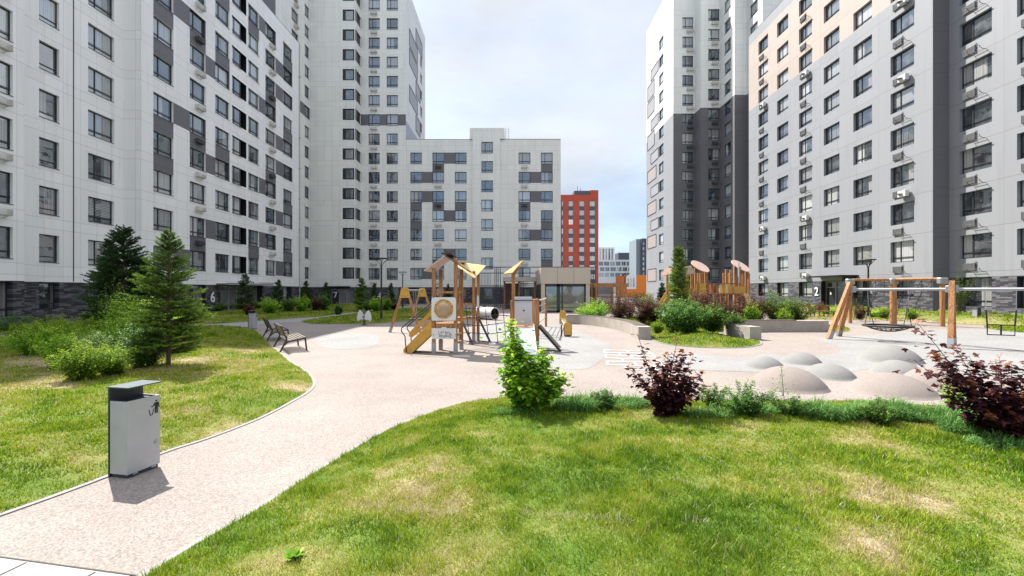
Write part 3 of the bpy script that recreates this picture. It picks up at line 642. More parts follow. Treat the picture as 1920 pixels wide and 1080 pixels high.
body(rb, 31.91, 46, 3, 33.19, 34.9, skip=('W',), m=LGREY)

# ---- right tower
rt = thing('tower_block', 'tall right tower block, white above and dark grey below, outlined panels on its side', 'apartment tower', (25.1, 70.8, 0))
TR = 50.2; ZB = 29.55
DG = GREY
def wall2(O, u, n, L_, holes, style='n', grey=1, baskets=None, z0=0.0, w=0):
    facade(rt, 'wall', O, u, n, L_, z0, TR, [CREAM, DG, LGREY, WWHITE], holes, [(0, L_, 0, TR, w), (0, L_, 0, ZB, grey)])
    for h in holes: put_window(rt, O, u, n, h, style)
w1 = (gx(1279.4, 70.8) - 25.1, gx(1300, 70.8) - 25.1)
hF1 = [(w1[0], w1[1], 5.55 - 1.75 + 3 * n, 5.55 + 3 * n) for n in range(-1, 14)]
wall2((25.1, 70.8, 0), UX, SY, 3.3, hF1)
for n in range(14): put_basket(rt, (25.1, 70.8, 0), UX, SY, sum(w1) / 2 + .3, 5.55 - 1.75 + 3 * n - .7, 'dark' if n < 9 else 'cream')
wall2((28.4, 68.5, 0), UY, WX, 2.3, [])
w2 = (gx(1327.8, 68.5) - 28.4, gx(1349.3, 68.5) - 28.4)
hF2 = [(w2[0], w2[1], 5.4 - 1.75 + 3 * n, 5.4 + 3 * n) for n in range(-1, 14)]
wall2((28.4, 68.5, 0), UX, SY, 2.9, hF2)
for n in range(14): put_basket(rt, (28.4, 68.5, 0), UX, SY, sum(w2) / 2 + .1, 5.4 - 1.75 + 3 * n - .7, 'dark' if n < 9 else 'cream')
wall2((31.3, 64.0, 0), UY, WX, 4.5, [(1.1, 3.1, 5.4 - 1.75 + 3 * n, 5.4 + 3 * n) for n in range(0, 14)], 'plain')
wall2((31.3, 64.0, 0), UX, SY, 1.7, [])
hT = [(1.2, 3.2, 5.4 - 1.75 + 3 * n, 5.4 + 3 * n) for n in range(10, 15)]
wall2((33.0, 59.9, 0), UY, WX, 4.1, hT, 'plain', w=3)
wall2((33.0, 59.9, 0), UX, SY, 12, [])
hS = [(4.6, 6.9, 5.55 - 1.75 + 3 * n, 5.55 + 3 * n) for n in range(-1, 14)]
wall2((25.1, 70.8, 0), UY, WX, 14.2, hS, 'plain', grey=2, w=3)
outlines(rt, 25.1, WX, [(78.0, 82.2, 5.55 - 1.75 + 3 * n, 5.55 + 3 * n) for n in (12, 9, 7, 5, 3)] + [(80.2, 84.2, 3.8 + 3 * n, 6.9 + 3 * n - .5) for n in (11, 10, 8)], LP)
outlines(rt, 25.1, WX, [(79.2, 84.2, 3.7 + 3 * n, 5.9 + 3 * n) for n in (6, 4, 2, 0)], mat('pink_infill', (.30, .255, .235), .5))
mb_ = MB(); mb_.face([(25.1, 85, 0), (45, 85, 0), (45, 85, TR), (25.1, 85, TR)][::-1]); mb_.face([(45, 59.9, 0), (45, 85, 0), (45, 85, TR), (45, 59.9, TR)])
for x0, y0, x1, y1 in ((25.11, 70.81, 45, 85), (28.41, 68.51, 45, 70.81), (31.31, 64.01, 45, 68.51), (33.01, 59.91, 45, 64.01)): mb_.face([(x0, y0, TR - .8), (x1, y0, TR - .8), (x1, y1, TR - .8), (x0, y1, TR - .8)])
mb_.build('rear_wall', CREAM, rt, world=True)

# ---- far buildings
RED = mat('red_panel', (.38, .045, .018), .6, noise=(.3, .1)); NAVY = mat('slate_panel', (.055, .065, .085), .5)
def far_building(label, X0, X1, Y, top, m, groups, depth=14, name='apartment_building', wins=None, cat='apartment building'):
    t = thing(name, label, cat, ((X0 + X1) / 2, Y, 0))
    facade(t, 'wall', (X0, Y, 0), UX, SY, X1 - X0, 0, top, m, [], groups)
    b = MB()
    b.face([(X1, Y, 0), (X1, Y + depth, 0), (X1, Y + depth, top), (X1, Y, top)]); b.face([(X0, Y, 0), (X0, Y + depth, 0), (X0, Y + depth, top), (X0, Y, top)][::-1]); b.face([(X0, Y, top), (X1, Y, top), (X1, Y + depth, top), (X0, Y + depth, top)]); b.face([(X0, Y + depth, 0), (X1, Y + depth, 0), (X1, Y + depth, top), (X0, Y + depth, top)][::-1])
    b.build('side_wall', m[0], t, world=True)
    for x0, x1, z0, z1 in wins or []:
        b = MB(); b.box(((x0 + x1) / 2, Y - .03, (z0 + z1) / 2), (x1 - x0, .06, z1 - z0)); b.box(((x0 + x1) / 2, Y - .075, (z0 + z1) / 2), (.1, .03, z1 - z0), m=1); b.build('window', [GLASS, mat('pale_frame', (.6, .6, .6), .5)], t, world=True)
    return t
Y = 150; q = lambda p: gx(p, Y)
X0, X1 = q(1034), q(1122)
wn = []; gp = []
for a, b in ((1038, 1042), (1052, 1056.5), (1065.5, 1075), (1085.5, 1096), (1105, 1116)):
    gp.append((q(a) - X0, q(b) - X0, 1, 31.6, 1)) if a > 1080 else [gp.append((q(a) - X0, q(b) - X0, 31.6 - 3 * k - 3.0, 31.6 - 3 * k, 1)) for k in range(10) if k % 3 != 2 or a < 1060]
    for k in range(10): wn.append((q(a) + .15, q(b) - .15, 31.4 - 3 * k - 1.6, 31.4 - 3 * k))
rd = far_building('red apartment block with slate window strips rising between the middle block and the far offices', X0, X1, Y, 33.6, [RED, NAVY], gp, wins=wn)
c = MB(); c.box(((q(1077) + q(1107)) / 2, Y + 4, 34.3), (q(1107) - q(1077), 7, 1.5), m=1); c.box(((q(1107) + q(1122)) / 2, Y + 4, 34.35), (q(1122) - q(1107), 7.9, 1.6)); c.tube([(q(1085), Y + 3, 35), (q(1085), Y + 3, 37)], .08, 5, 1); c.tube([(q(1091), Y + 3, 35), (q(1091), Y + 3, 36.4)], .08, 5, 1)
c.build('roof_plant_room', [RED, NAVY], rd, world=True)
OW = mat('office_white', (.62, .63, .64), .6)
Y = 300; q = lambda p: gx(p, Y)
wn = []
for k, z in enumerate((18.6, 14.9, 11.2)):
    x = q(1123 + (k % 2) * 2)
    kk = 0
    while x < q(1202): ww = 2.6 + ((k * 5 + kk * 7) % 4) * .25; wn.append((x, x + ww, z, z + 2.5)); x += ww + .75; kk += 1
far_building('white office building with small square windows behind the wooden pergola', q(1118), q(1204), Y, 22.4, [OW], [], wins=wn, name='office_building', cat='office building')
Y = 330; q = lambda p: gx(p, Y)
far_building('striped white office slab standing behind the low white offices beside the red block', q(1120), q(1153), Y, 33.5, [OW], [], wins=[(q(1124 + 5.6 * k), q(1127.5 + 5.6 * k), 23, 32.5) for k in range(5)], name='office_building', cat='office building')
far_building('slate grey roof block behind the low white offices', q(1167), q(1196), Y + 12, 30.5, [NAVY], [(0, q(1175) - q(1167), 0, 30.5, 0)], wins=[], name='office_building', cat='office building')
Y = 270; q = lambda p: gx(p, Y)
far_building('slim dark grey tower at the left edge of the right tower block', q(1203), q(1216), Y, 33.0, [NAVY, OW], [], depth=20, wins=[(q(1205), q(1208), 8 + 3 * k, 9.8 + 3 * k) for k in range(8)], name='tower_block', cat='apartment tower')
far_building('slim pale tower standing left of the dark far tower', q(1194.5), q(1202.9), Y + 2, 32.8, [mat('pale_blue_grey', (.19, .23, .26), .6)], [], depth=16, wins=[], name='tower_block', cat='apartment tower')
Y = 140; q = lambda p: gx(p, Y)
far_building('low bright orange building with a white corner behind the clipped hedge', q(1174), q(1216), Y, 6.8, [mat('orange_panel', (.62, .17, .015), .6), OW], [(0, q(1193) - q(1174), 2.5, 6.8, 1)], wins=[(q(1177 + 5 * k), q(1179.5 + 5 * k), 3.2, 5.8) for k in range(3)], name='shop_building', cat='building')

# ------------------------------------------------------------------ ground
def crom(pts, k=8):
    """smooth closed outline through control points"""
    n = len(pts); o = []
    for i in range(n):
        p0, p1, p2, p3 = [np.array(pts[(i + j - 1) % n]) for j in range(4)]
        if np.linalg.norm(p2 - p1) > 7: o.append(tuple(p1)); continue
        for t in np.arange(k) / k:
            o.append(tuple(.5 * ((2 * p1) + (-p0 + p2) * t + (2 * p0 - 5 * p1 + 4 * p2 - p3) * t ** 2 + (-p0 + 3 * p1 - 3 * p2 + p3) * t ** 3)))
    return o
def pip(P, poly):
    x, y = P[:, 0], P[:, 1]; ins = np.zeros(len(P), bool); n = len(poly)
    for i in range(n):
        x1, y1 = poly[i]; x2, y2 = poly[(i + 1) % n]
        if y1 == y2: continue
        c = ((y1 > y) != (y2 > y)) & (x < (x2 - x1) * (y - y1) / (y2 - y1) + x1); ins ^= c
    return ins
def edist(P, poly):
    d = np.full(len(P), 1e9); A = np.array(poly)
    for i in range(len(A)):
        a, b = A[i], A[(i + 1) % len(A)]; ab = b - a; t = np.clip(((P - a) @ ab) / max(ab @ ab, 1e-9), 0, 1)
        d = np.minimum(d, np.linalg.norm(P - (a + t[:, None] * ab), axis=1))
    return d
_H = RNG.random((256, 256))
def vnoise(x, y, s=1.0):
    x = np.asarray(x, float) * s + 1000.3; y = np.asarray(y, float) * s + 1000.7
    xi, yi = np.floor(x).astype(int), np.floor(y).astype(int); fx, fy = x - xi, y - yi; fx = fx * fx * (3 - 2 * fx); fy = fy * fy * (3 - 2 * fy)
    h = lambda a, b: _H[a % 256, b % 256]
    return (h(xi, yi) * (1 - fx) + h(xi + 1, yi) * fx) * (1 - fy) + (h(xi, yi + 1) * (1 - fx) + h(xi + 1, yi + 1) * fx) * fy
def fbm(x, y, s): return .5 * vnoise(x, y, s) + .28 * vnoise(x, y, s * 2.3) + .22 * vnoise(x, y, s * 5.1)

g = MB(); g.face([(-600, -60, -.03), (600, -60, -.03), (600, 900, -.03), (-600, 900, -.03)])
tag(g.build('ground', mat('asphalt', (.11, .108, .105), .9, noise=(.6, .1))), kind='structure')
PINK = paving_mat('beige_rubber', ((.203, .174, .154), (.243, .21, .187)))
GREYP = paving_mat('grey_rubber', ((.196, .193, .186), (.232, .229, .222)))
CONC = mat('concrete_paving', (.23, .226, .218), .85, noise=(3, .1), bump=(60, .2))
def sheet(name, poly, z, m, smooth=True, k=8):
    p = crom(poly, k) if smooth else poly
    b = MB(); 
    import mathutils
    tris = mathutils.geometry.tessellate_polygon([[Vector((x, y, 0)) for x, y in p]])
    b.faces([(x, y, z) for x, y in p], [t for t in tris]); o = b.build(name, m)
    for f in o.data.polygons: pass
    import bmesh
    bm2 = bmesh.new(); bm2.from_mesh(o.data); bmesh.ops.recalc_face_normals(bm2, faces=bm2.faces)
    if sum(f.normal.z for f in bm2.faces) < 0: bmesh.ops.reverse_faces(bm2, faces=bm2.faces)
    bm2.to_mesh(o.data); bm2.free()
    return tag(o, kind='structure')
sheet('playground_paving', [(-29, -4), (31.9, -4), (31.9, 66), (-29, 66)], 0, PINK, False)
sheet('grey_paving', [G(*p) for p in ((1105, 690), (1130, 672), (1145, 655), (1120, 636), (1085, 622), (1040, 612), (985, 606), (940, 603), (895, 612), (905, 640), (965, 668), (1020, 684), (1060, 692))], .004, GREYP)
sheet('grey_paving', [G(*p) for p in ((1285, 662), (1330, 664), (1385, 670), (1440, 664), (1500, 668), (1560, 664), (1575, 652), (1540, 640), (1560, 634), (1660, 625), (1800, 618), (1900, 622), (2100, 640), (2300, 700), (1900, 705), (1760, 690), (1640, 690), (1560, 705), (1480, 700), (1400, 697), (1290, 692), (1240, 676))], .004, GREYP)
sheet('grey_paving', [G(*p) for p in ((590, 638), (600, 629), (650, 624), (705, 628), (712, 640), (690, 652), (640, 655), (600, 650))], .004, GREYP)
sheet('path', [(-29, 18.2), G(0, 636), G(45, 629), G(414, 612.5), G(462, 614), G(500, 606), G(540, 604.5), G(568, 602.8), G(600, 595.8), G(640, 592), G(700, 586), G(700, 581), G(640, 588), G(600, 593.8), G(500, 600.5), G(414, 606.5), G(40, 625), G(0, 627.5), (-29, 20.5)], .004, CONC, False)
sheet('path', [G(1742, 604), G(1815, 608), G(2000, 616), (30.6, 19), (30.6, 24), G(1920, 601), G(1824, 597), G(1742, 590.5), G(1700, 588), G(1690, 592), G(1742, 597)], .004, CONC, False)
pv = [G(-700, 975), G(0, 1046), G(50, 1051), G(200, 1072), G(244, 1081), (-2.6, 2.4), (-3.2, 0.2), (-9, 0), (-9, 3.8)]
sheet('concrete_slabs', pv, .006, mat('slab_light', (.27, .268, .262), .8, noise=(2.5, .08), bump=(80, .15)), False)
jn = MB()   # dark joints between the slabs
a0 = Vector((*G(0, 1046), 0)); a1 = Vector((*G(240, 1079), 0)); d_ = (a1 - a0).normalized(); nrm = Vector((-d_.y, d_.x, 0)) * -1
for k in range(-9, 5):
    p = a0 + d_ * (k * .62 + .28); jn.bar(p + nrm * .02 + Vector((0, 0, .008)), p + nrm * .62 + Vector((0, 0, .008)), .012, .003)
    jn.bar(p + d_ * .3 + nrm * .62 + Vector((0, 0, .008)), p + d_ * .3 + nrm * 1.2 + Vector((0, 0, .008)), .012, .003)
for k in (0.0, .62): jn.bar(a0 + nrm * k - d_ * 6 + Vector((0, 0, .0081)), a1 + nrm * k + d_ * .3 + Vector((0, 0, .0081)), .012, .003)
tag(jn.build('slab_joints', mat('joint_dark', (.05, .045, .04), .9)), kind='structure')

SOIL = None
def soil_mat():
    m = bpy.data.materials.new('lawn_soil'); m.use_nodes = True; nt = m.node_tree; b = nt.nodes['Principled BSDF']
    at = nt.nodes.new('ShaderNodeAttribute'); at.attribute_name = 'dry'
    tc = nt.nodes.new('ShaderNodeTexCoord'); n = nt.nodes.new('ShaderNodeTexNoise'); n.inputs['Scale'].default_value = 22; n.inputs['Detail'].default_value = 6; nt.links.new(tc.outputs['Object'], n.inputs['Vector'])
    r = nt.nodes.new('ShaderNodeValToRGB'); e = r.color_ramp.elements; e[0].position = 0; e[0].color = (.075, .13, .018, 1); e[1].position = 1; e[1].color = (.34, .26, .17, 1)
    q = e.new(.5); q.color = (.18, .18, .06, 1)
    nt.links.new(mth(nt, 'ADD', at.outputs['Fac'], mth(nt, 'MULTIPLY_ADD', n.outputs[0], .5, -.25)), r.inputs[0]); nt.links.new(r.outputs[0], b.inputs['Base Color']); b.inputs['Roughness'].default_value = 1; b.inputs['Specular IOR Level'].default_value = .1
    bp = nt.nodes.new('ShaderNodeBump'); bp.inputs['Strength'].default_value = .8; bp.inputs['Distance'].default_value = .03; nt.links.new(n.outputs[0], bp.inputs['Height']); nt.links.new(bp.outputs[0], b.inputs['Normal'])
    return m
SOILM = soil_mat()
BLADE = leaf_mat('grass_blade', [(.09, .17, .010), (.22, .31, .014), (.33, .34, .05), (.46, .37, .20), (.50, .45, .32)], .35, .6)
KERB = mat('kerb_concrete', (.205, .195, .187), .8, noise=(6, .12), bump=(70, .2))

def np_mesh(name, V, T, m, attrs=None, smooth=False):
    me = bpy.data.meshes.new(name); V = np.asarray(V, np.float32); T = np.asarray(T, np.int32)
    me.vertices.add(len(V)); me.vertices.foreach_set('co', V.ravel()); me.loops.add(T.size); me.loops.foreach_set('vertex_index', T.ravel())
    me.polygons.add(len(T)); me.polygons.foreach_set('loop_start', np.arange(0, T.size, T.shape[1], dtype=np.int32))
    try: me.polygons.foreach_set('loop_total', np.full(len(T), T.shape[1], np.int32))
    except Exception: pass
    for k, v in (attrs or {}).items():
        a = me.attributes.new(k, 'FLOAT', 'POINT'); a.data.foreach_set('value', np.asarray(v, np.float32))
    me.materials.append(m); me.update(calc_edges=True)
    if smooth: me.polygons.foreach_set('use_smooth', np.ones(len(T), bool))
    return me

class Lawn:
    """a raised turf area: soil mesh, kerb and grass blades; h(P) gives its height, dry(P) how dry the turf is"""
    def __init__(s, ctrl, hmax=.1, ramp=1.0, hfun=None, dryf=None, base=.014, smooth=True):
        s.poly = crom(ctrl) if smooth else ctrl; s.hmax, s.ramp, s.hf, s.df, s.base = hmax, ramp, hfun, dryf, base
    shift = 0.0; streaks = ()
    def streak(s, P, d_):
        v = np.zeros(len(P))
        for pts, wd in s.streaks:
            W_ = np.array([G(px, py, .2) for px, py in pts])
            for a, b in zip(W_, W_[1:]):
                ab = b - a; t = np.clip(((P - a) @ ab) / (ab @ ab), 0, 1); v = np.maximum(v, .5 * np.exp(-(np.linalg.norm(P - (a + t[:, None] * ab), axis=1) / wd) ** 2) * (vnoise(P[:, 0], P[:, 1], 7) > .35))
        return v
    def h(s, P):
        P = np.atleast_2d(P); d = edist(P, s.poly); t = np.clip(d / s.ramp, 0, 1)
        z = s.base + s.hmax * t * t * (3 - 2 * t) + np.clip(d / .4, 0, 1) * .05 * (fbm(P[:, 0], P[:, 1], .9) - .5)
        return z + (s.hf(P) * np.clip(d / 2.2, 0, 1) if s.hf else 0)
    def dry(s, P):
        v = np.clip((fbm(P[:, 0], P[:, 1], .55) - .38) * 2.4, 0, 1) * .5 + .5 * (vnoise(P[:, 0], P[:, 1], 2.7) - .42) + .38 * (vnoise(P[:, 0] + 9, P[:, 1], 6.3) - .45) + .36 * (vnoise(P[:, 0], P[:, 1] + 4, 15.0) - .5)
        return v + (s.df(P) * np.clip(.35 + 1.15 * vnoise(P[:, 0] + 3, P[:, 1] + 5, 3.3) + .9 * (vnoise(P[:, 0], P[:, 1] + 8, 8.7) - .5), 0, 1.6) if s.df else 0) + s.shift
    def soil(s, step):
        A = np.array(s.poly); lo, hi = A.min(0), A.max(0)
        X, Y = np.meshgrid(np.arange(lo[0], hi[0], step), np.arange(lo[1], hi[1], step)); P = np.c_[X.ravel(), Y.ravel()] + RNG.normal(0, .02, (X.size, 2))
        P = P[pip(P, s.poly)]; P = P[edist(P, s.poly) > step * .4]
        n = len(A); pts = [Vector(p) for p in A] + [Vector(p) for p in P]
        r = delaunay_2d_cdt(pts, [(i, (i + 1) % n) for i in range(n)], [list(range(n))], 1, 1e-5)
        V = np.array([(p.x, p.y) for p in r[0]]); T = [t for t in r[2] if len(t) == 3]
        z = s.h(V); T = np.array(T)
        a, b, c = V[T[:, 0]], V[T[:, 1]], V[T[:, 2]]; fl = ((b - a)[:, 0] * (c - a)[:, 1] - (b - a)[:, 1] * (c - a)[:, 0]) < 0; T[fl] = T[fl][:, ::-1]
        me = np_mesh('lawn', np.c_[V, z], T, SOILM, {'dry': np.clip(s.dry(V), 0, 1)}, True)
        o = link('lawn', me); tag(o, kind='structure'); return o
    def kerb(s, i0=0, i1=None, w=.06, top=.012):
        A = s.poly; n = len(A); b = MB(); idx = list(range(i0, (i1 if i1 is not None else n)))
        P = [Vector((*A[i % n], 0)) for i in idx]; area = sum(A[i][0] * A[(i + 1) % n][1] - A[(i + 1) % n][0] * A[i][1] for i in range(n)); sg = 1 if area > 0 else -1
        off = []
        for k, p in enumerate(P):
            a = P[max(k - 1, 0)] if i1 is not None else P[k - 1]; c = P[min(k + 1, len(P) - 1)] if i1 is not None else P[(k + 1) % len(P)]
            t = (c - a).normalized(); off.append(Vector((t.y, -t.x, 0)) * sg * w)
        m = len(P) - (1 if i1 is not None else 0)
        for k in range(m):
            q = (k + 1) % len(P); a, c, ao, co = P[k], P[q], P[k] + off[k], P[q] + off[q]; Zt = Vector((0, 0, top)); Zb = Vector((0, 0, -.02))
            b.face([a + Zt, ao + Zt, co + Zt, c + Zt][::sg * 1 if sg > 0 else -1]); b.face([ao + Zb, co + Zb, co + Zt, ao + Zt]); b.face([a + Zt, c + Zt, c + Zb, a + Zb])
        tag(b.build('kerb', KERB), kind='structure')
    def blades(s, dens, name='grass', cut=None, far=60, clip=None):
        """dens(dist) -> blades per square metre; blade size grows where they are sparse"""
        A = np.array(s.poly); lo, hi = A.min(0), A.max(0)
        lo = np.maximum(lo, [-30, .3]); out_ = []
        step = 1.0
        for x in np.arange(lo[0], hi[0], step):
            for y in np.arange(lo[1], hi[1], step):
                cx, cy = x + .5, y + .5; dd = math.hypot(cx, cy)
                if dd > far or abs(cx) / max(cy, .1) > 1.45 + 1.5 / max(cy, .1): continue
                n = int(dens(dd)); 
                if n < 1: continue
                P = np.c_[RNG.uniform(x, x + step, n), RNG.uniform(y, y + step, n)]; out_.append(np.c_[P, np.full(n, dd)])
        P = np.concatenate(out_); k = pip(P[:, :2], s.poly); P = P[k]; k = edist(P[:, :2], s.poly) > .01; P = P[k]
        dist = P[:, 2]; P = P[:, :2]; n = len(P); z = s.h(P) - .005; dry = s.dry(P)
        keep = RNG.random(n) > np.clip((dry - .75) * 1.6, 0, .8); P, z, dry, dist = P[keep], z[keep], dry[keep], dist[keep]; n = len(P)
        tall = (.6 + .9 * vnoise(P[:, 0], P[:, 1], 1.9)) * (.55 + .95 * vnoise(P[:, 0] + 7, P[:, 1], 9.0))
        L_ = RNG.uniform(.018, .048, n) * tall * (1.15 - .5 * np.clip(dry, 0, 1)) * np.clip(.8 + dist / 28, 1, 1.9); W = RNG.uniform(.0016, .0032, n) * np.clip(dist / 3.2, 1, 12)
        a = RNG.uniform(0, 2 * np.pi, n); lean = RNG.uniform(.1, .9, n); la = RNG.uniform(0, 2 * np.pi, n)
        tx, ty = np.cos(a) * W, np.sin(a) * W; lx, ly = np.cos(la) * lean * L_, np.sin(la) * lean * L_
        b = np.c_[P, z]
        V = np.stack([b - np.c_[tx, ty, 0 * tx], b + np.c_[tx, ty, 0 * tx], b + np.c_[lx * .4 + tx * .6, ly * .4 + ty * .6, L_ * .6], b + np.c_[lx, ly, L_ * .95], b + np.c_[lx * .4 - tx * .6, ly * .4 - ty * .6, L_ * .6]], 1).reshape(-1, 3)
        i = np.arange(n) * 5; T = np.concatenate([np.c_[i, i + 1, i + 2], np.c_[i, i + 2, i + 4], np.c_[i + 4, i + 2, i + 3]])
        tint = np.clip(dry * .8 + RNG.normal(.14, .11, n), 0, 1); stray = RNG.random(n) < .03 + s.streak(P, dist); tint[stray] = .97
        o = link(name, np_mesh(name, V, T, BLADE, {'tint': np.repeat(tint, 5)})); tag(o, 'short patchy mown grass on the ' + clip, 'grass', kind='stuff'); return o
def spots(lst):
    def f(P):
        v = 0
        for px, py, rx, ry, a in lst:
            x, y = G(px, py, .15); v = v + .68 * a * np.exp(-(((P[:, 0] - x) / rx) ** 2 + ((P[:, 1] - y) / ry) ** 2))
        return v
    return f
# foreground lawn
cF = [(-3.3, -3), (-2.75, .8), (-2.5, 2.4), G(275, 1081), G(480, 958.5), G(560, 907), G(641, 857.5), G(742, 801), G(855, 760), G(940, 747), G(1060, 745), G(1200, 748), G(1350, 751), G(1550, 754), G(1700, 760), G(1900, 770), G(2200, 785), (13, 5.5), (13, -3)]
LF = Lawn(cF, .22, 1.6, dryf=spots([(700, 890, .45, .22, .9), (830, 825, .6, .25, .9), (1640, 1045, .5, .22, 1.0), (1500, 925, .8, .3, .75), (1700, 960, .8, .3, .6), (1230, 840, .7, .3, .5), (810, 880, .3, .3, .5), (1130, 900, .5, .4, -.4), (1380, 1000, .5, .4, -.3), (520, 1050, .25, .12, .8), (1600, 800, 1.2, .3, .4), (1850, 900, .8, .5, -.2), (1300, 990, .6, .25, -.4), (640, 1040, .4, .3, -.1)]))
cL = [(-5.6, .2), (-5.05, 2.6), G(0, 964.5), G(200, 892), G(303, 849), G(389, 821), G(480, 786), G(545, 753), G(580, 731), G(586, 715), G(572, 697), G(542, 678), G(526.5, 664), G(503, 645), G(492, 633), G(478, 621), G(462, 616.5), G(414, 614), G(150, 624.5), G(38, 631), G(0, 638), (-25, 17.8), (-27, 10), (-27, 1), (-14, .2)]
LL = Lawn(cL, .16, 1.5, dryf=spots([(60, 680, 2.5, 2.5, .55), (330, 680, 1.6, .8, .5), (450, 700, 1.2, .8, .4), (560, 715, .5, .5, .6), (380, 770, .6, .4, .2), (60, 870, 1.2, .5, -.3), (500, 660, 1, 1, -.3)]))
cB_ = [(-27.2, 20.3), G(0, 628), G(40, 625), G(414, 606.7), G(500, 600.8), G(600, 593.8), G(650, 587), G(700, 581), (-14, 62), (-22, 67), (-27.6, 58)]
LB_ = Lawn(cB_, .15, 3, smooth=False)
cM = [G(*p) for p in ((567, 602.8), (582, 606.7), (610, 608), (660, 607.8), (700, 606.8), (760, 603), (810, 599), (870, 593), (890, 586), (850, 580), (760, 579), (700, 583.5), (640, 592.5), (600, 597))]
LM_ = Lawn(cM, .12, 2)
cI = [G(1222, 634), G(1232, 641), G(1260, 647), G(1310, 651.5), G(1380, 652.5), G(1415, 649), G(1426, 644), G(1417, 637), (9.45, 18.6), (9.4, 20.4), (10.0, 22.0), (11.4, 22.9), (15.2, 23), (16, 27), (12, 30), (5, 31), (3.4, 28.6), (4.9, 27.0), (5.85, 24.9), (6.15, 22.9), (6.15, 21), (5.95, 19.3)]
LI = Lawn(cI, .3, 2.5, dryf=spots([(1290, 645, .8, .5, .8)]))
cR = [G(1470, 597), G(1560, 600), G(1620, 600), G(1742, 604), G(1812, 606.5), G(1780, 600), G(1742, 594), G(1690, 590), G(1560, 588), G(1480, 588)]
LR = Lawn(cR, .05, 1, dryf=lambda P: .55)
bank = lambda P: .85 * np.clip((P[:, 0] - 26.4) / 4.0, 0, 1) ** 1.1
cK = [(30.65, 22), (27.9, 24), (27.0, 27.6), (26.6, 32), (25.4, 37), (22.3, 43), (20, 50), (20, 58), (30.65, 58)]
LK = Lawn(cK, .12, 1.5, hfun=bank, dryf=lambda P: .35 * np.exp(-((P[:, 0] - 27.4) / .9) ** 2), smooth=False)
cE = [G(*p) for p in ((1553, 612), (1575, 613), (1592, 617), (1590, 621), (1570, 622.5), (1548, 622))]
LE = Lawn(cE, .04, .5, dryf=lambda P: .1)
cE2 = [G(*p) for p in ((1846, 614), (1865, 610), (1920, 610), (2000, 614), (2060, 622), (2000, 630), (1920, 624), (1875, 620))]
LE2 = Lawn(cE2, .04, .8, dryf=lambda P: .1)
LL.shift = .13
LF.streaks = (([(985, 968), (1060, 972), (1130, 985), (1190, 990), (1235, 1002)], .03), ([(1240, 985), (1330, 990)], .02), ([(745, 965), (800, 968), (850, 972)], .05), ([(690, 945), (720, 950)], .05), ([(1720, 962), (1770, 972)], .02), ([(1255, 905), (1330, 925)], .03), ([(905, 850), (925, 848)], .04))
for ln, st in ((LF, .22), (LL, .45), (LB_, 1.5), (LM_, .8), (LI, .6), (LR, .8), (LK, 1.2), (LE, .5), (LE2, .6)): ln.soil(st)
i_pave = 17 * 8
LF.kerb(0, 12 * 8); LL.kerb(0, 21 * 8); LM_.kerb(w=.1); LI.kerb(0, 9 * 8, w=.06, top=.02); LR.kerb(w=.08); LE.kerb(w=.06); LE2.kerb(w=.06)
LF.blades(lambda d: 9500 if d < 4 else 6500 if d < 5.5 else 4200 if d < 8 else 2400, clip='near lawn'); LL.blades(lambda d: 5500 if d < 6 else 3200 if d < 9 else 1300 if d < 14 else 600, far=32, clip='lawn behind the big litter bin')
LB_.blades(lambda d: 160, far=75, clip='lawn along the left building'); LM_.blades(lambda d: 260, clip='rounded lawn by the spring rocker'); LI.blades(lambda d: 500, clip='planting island'); LR.blades(lambda d: 260, clip='strip behind the swings'); LK.blades(lambda d: 200, far=75, clip='bank along the right building'); LE.blades(lambda d: 400, clip='little patch beside the bench wall'); LE2.blades(lambda d: 400, clip='little patch under the far swing')

n = 5200; P = np.c_[RNG.uniform(-2.5, 8, n), RNG.uniform(2.6, 7.4, n)]; P = P[pip(P, LF.poly)]; P = P[(fbm(P[:, 0], P[:, 1], 1.3) > .5)]; n = len(P); z = LF.h(P) + RNG.uniform(.01, .03, n); a = RNG.uniform(0, 2 * np.pi, n); S = RNG.uniform(.008, .018, n)
V = np.stack([np.c_[P, z], np.c_[P + np.c_[np.cos(a + .5), np.sin(a + .5)] * S[:, None], z + .004], np.c_[P + np.c_[np.cos(a), np.sin(a)] * 1.5 * S[:, None], z + .002], np.c_[P + np.c_[np.cos(a - .5), np.sin(a - .5)] * S[:, None], z + .004]], 1).reshape(-1, 3); i4 = np.arange(n) * 4
o = link('clover', np_mesh('clover', V, np.concatenate([np.c_[i4, i4 + 1, i4 + 2], np.c_[i4, i4 + 2, i4 + 3]]), BLADE, {'tint': np.repeat(RNG.choice([.02, .12, .3], n), 4)})); tag(o, 'tiny clover leaves scattered through the near lawn', 'ground cover', kind='stuff')

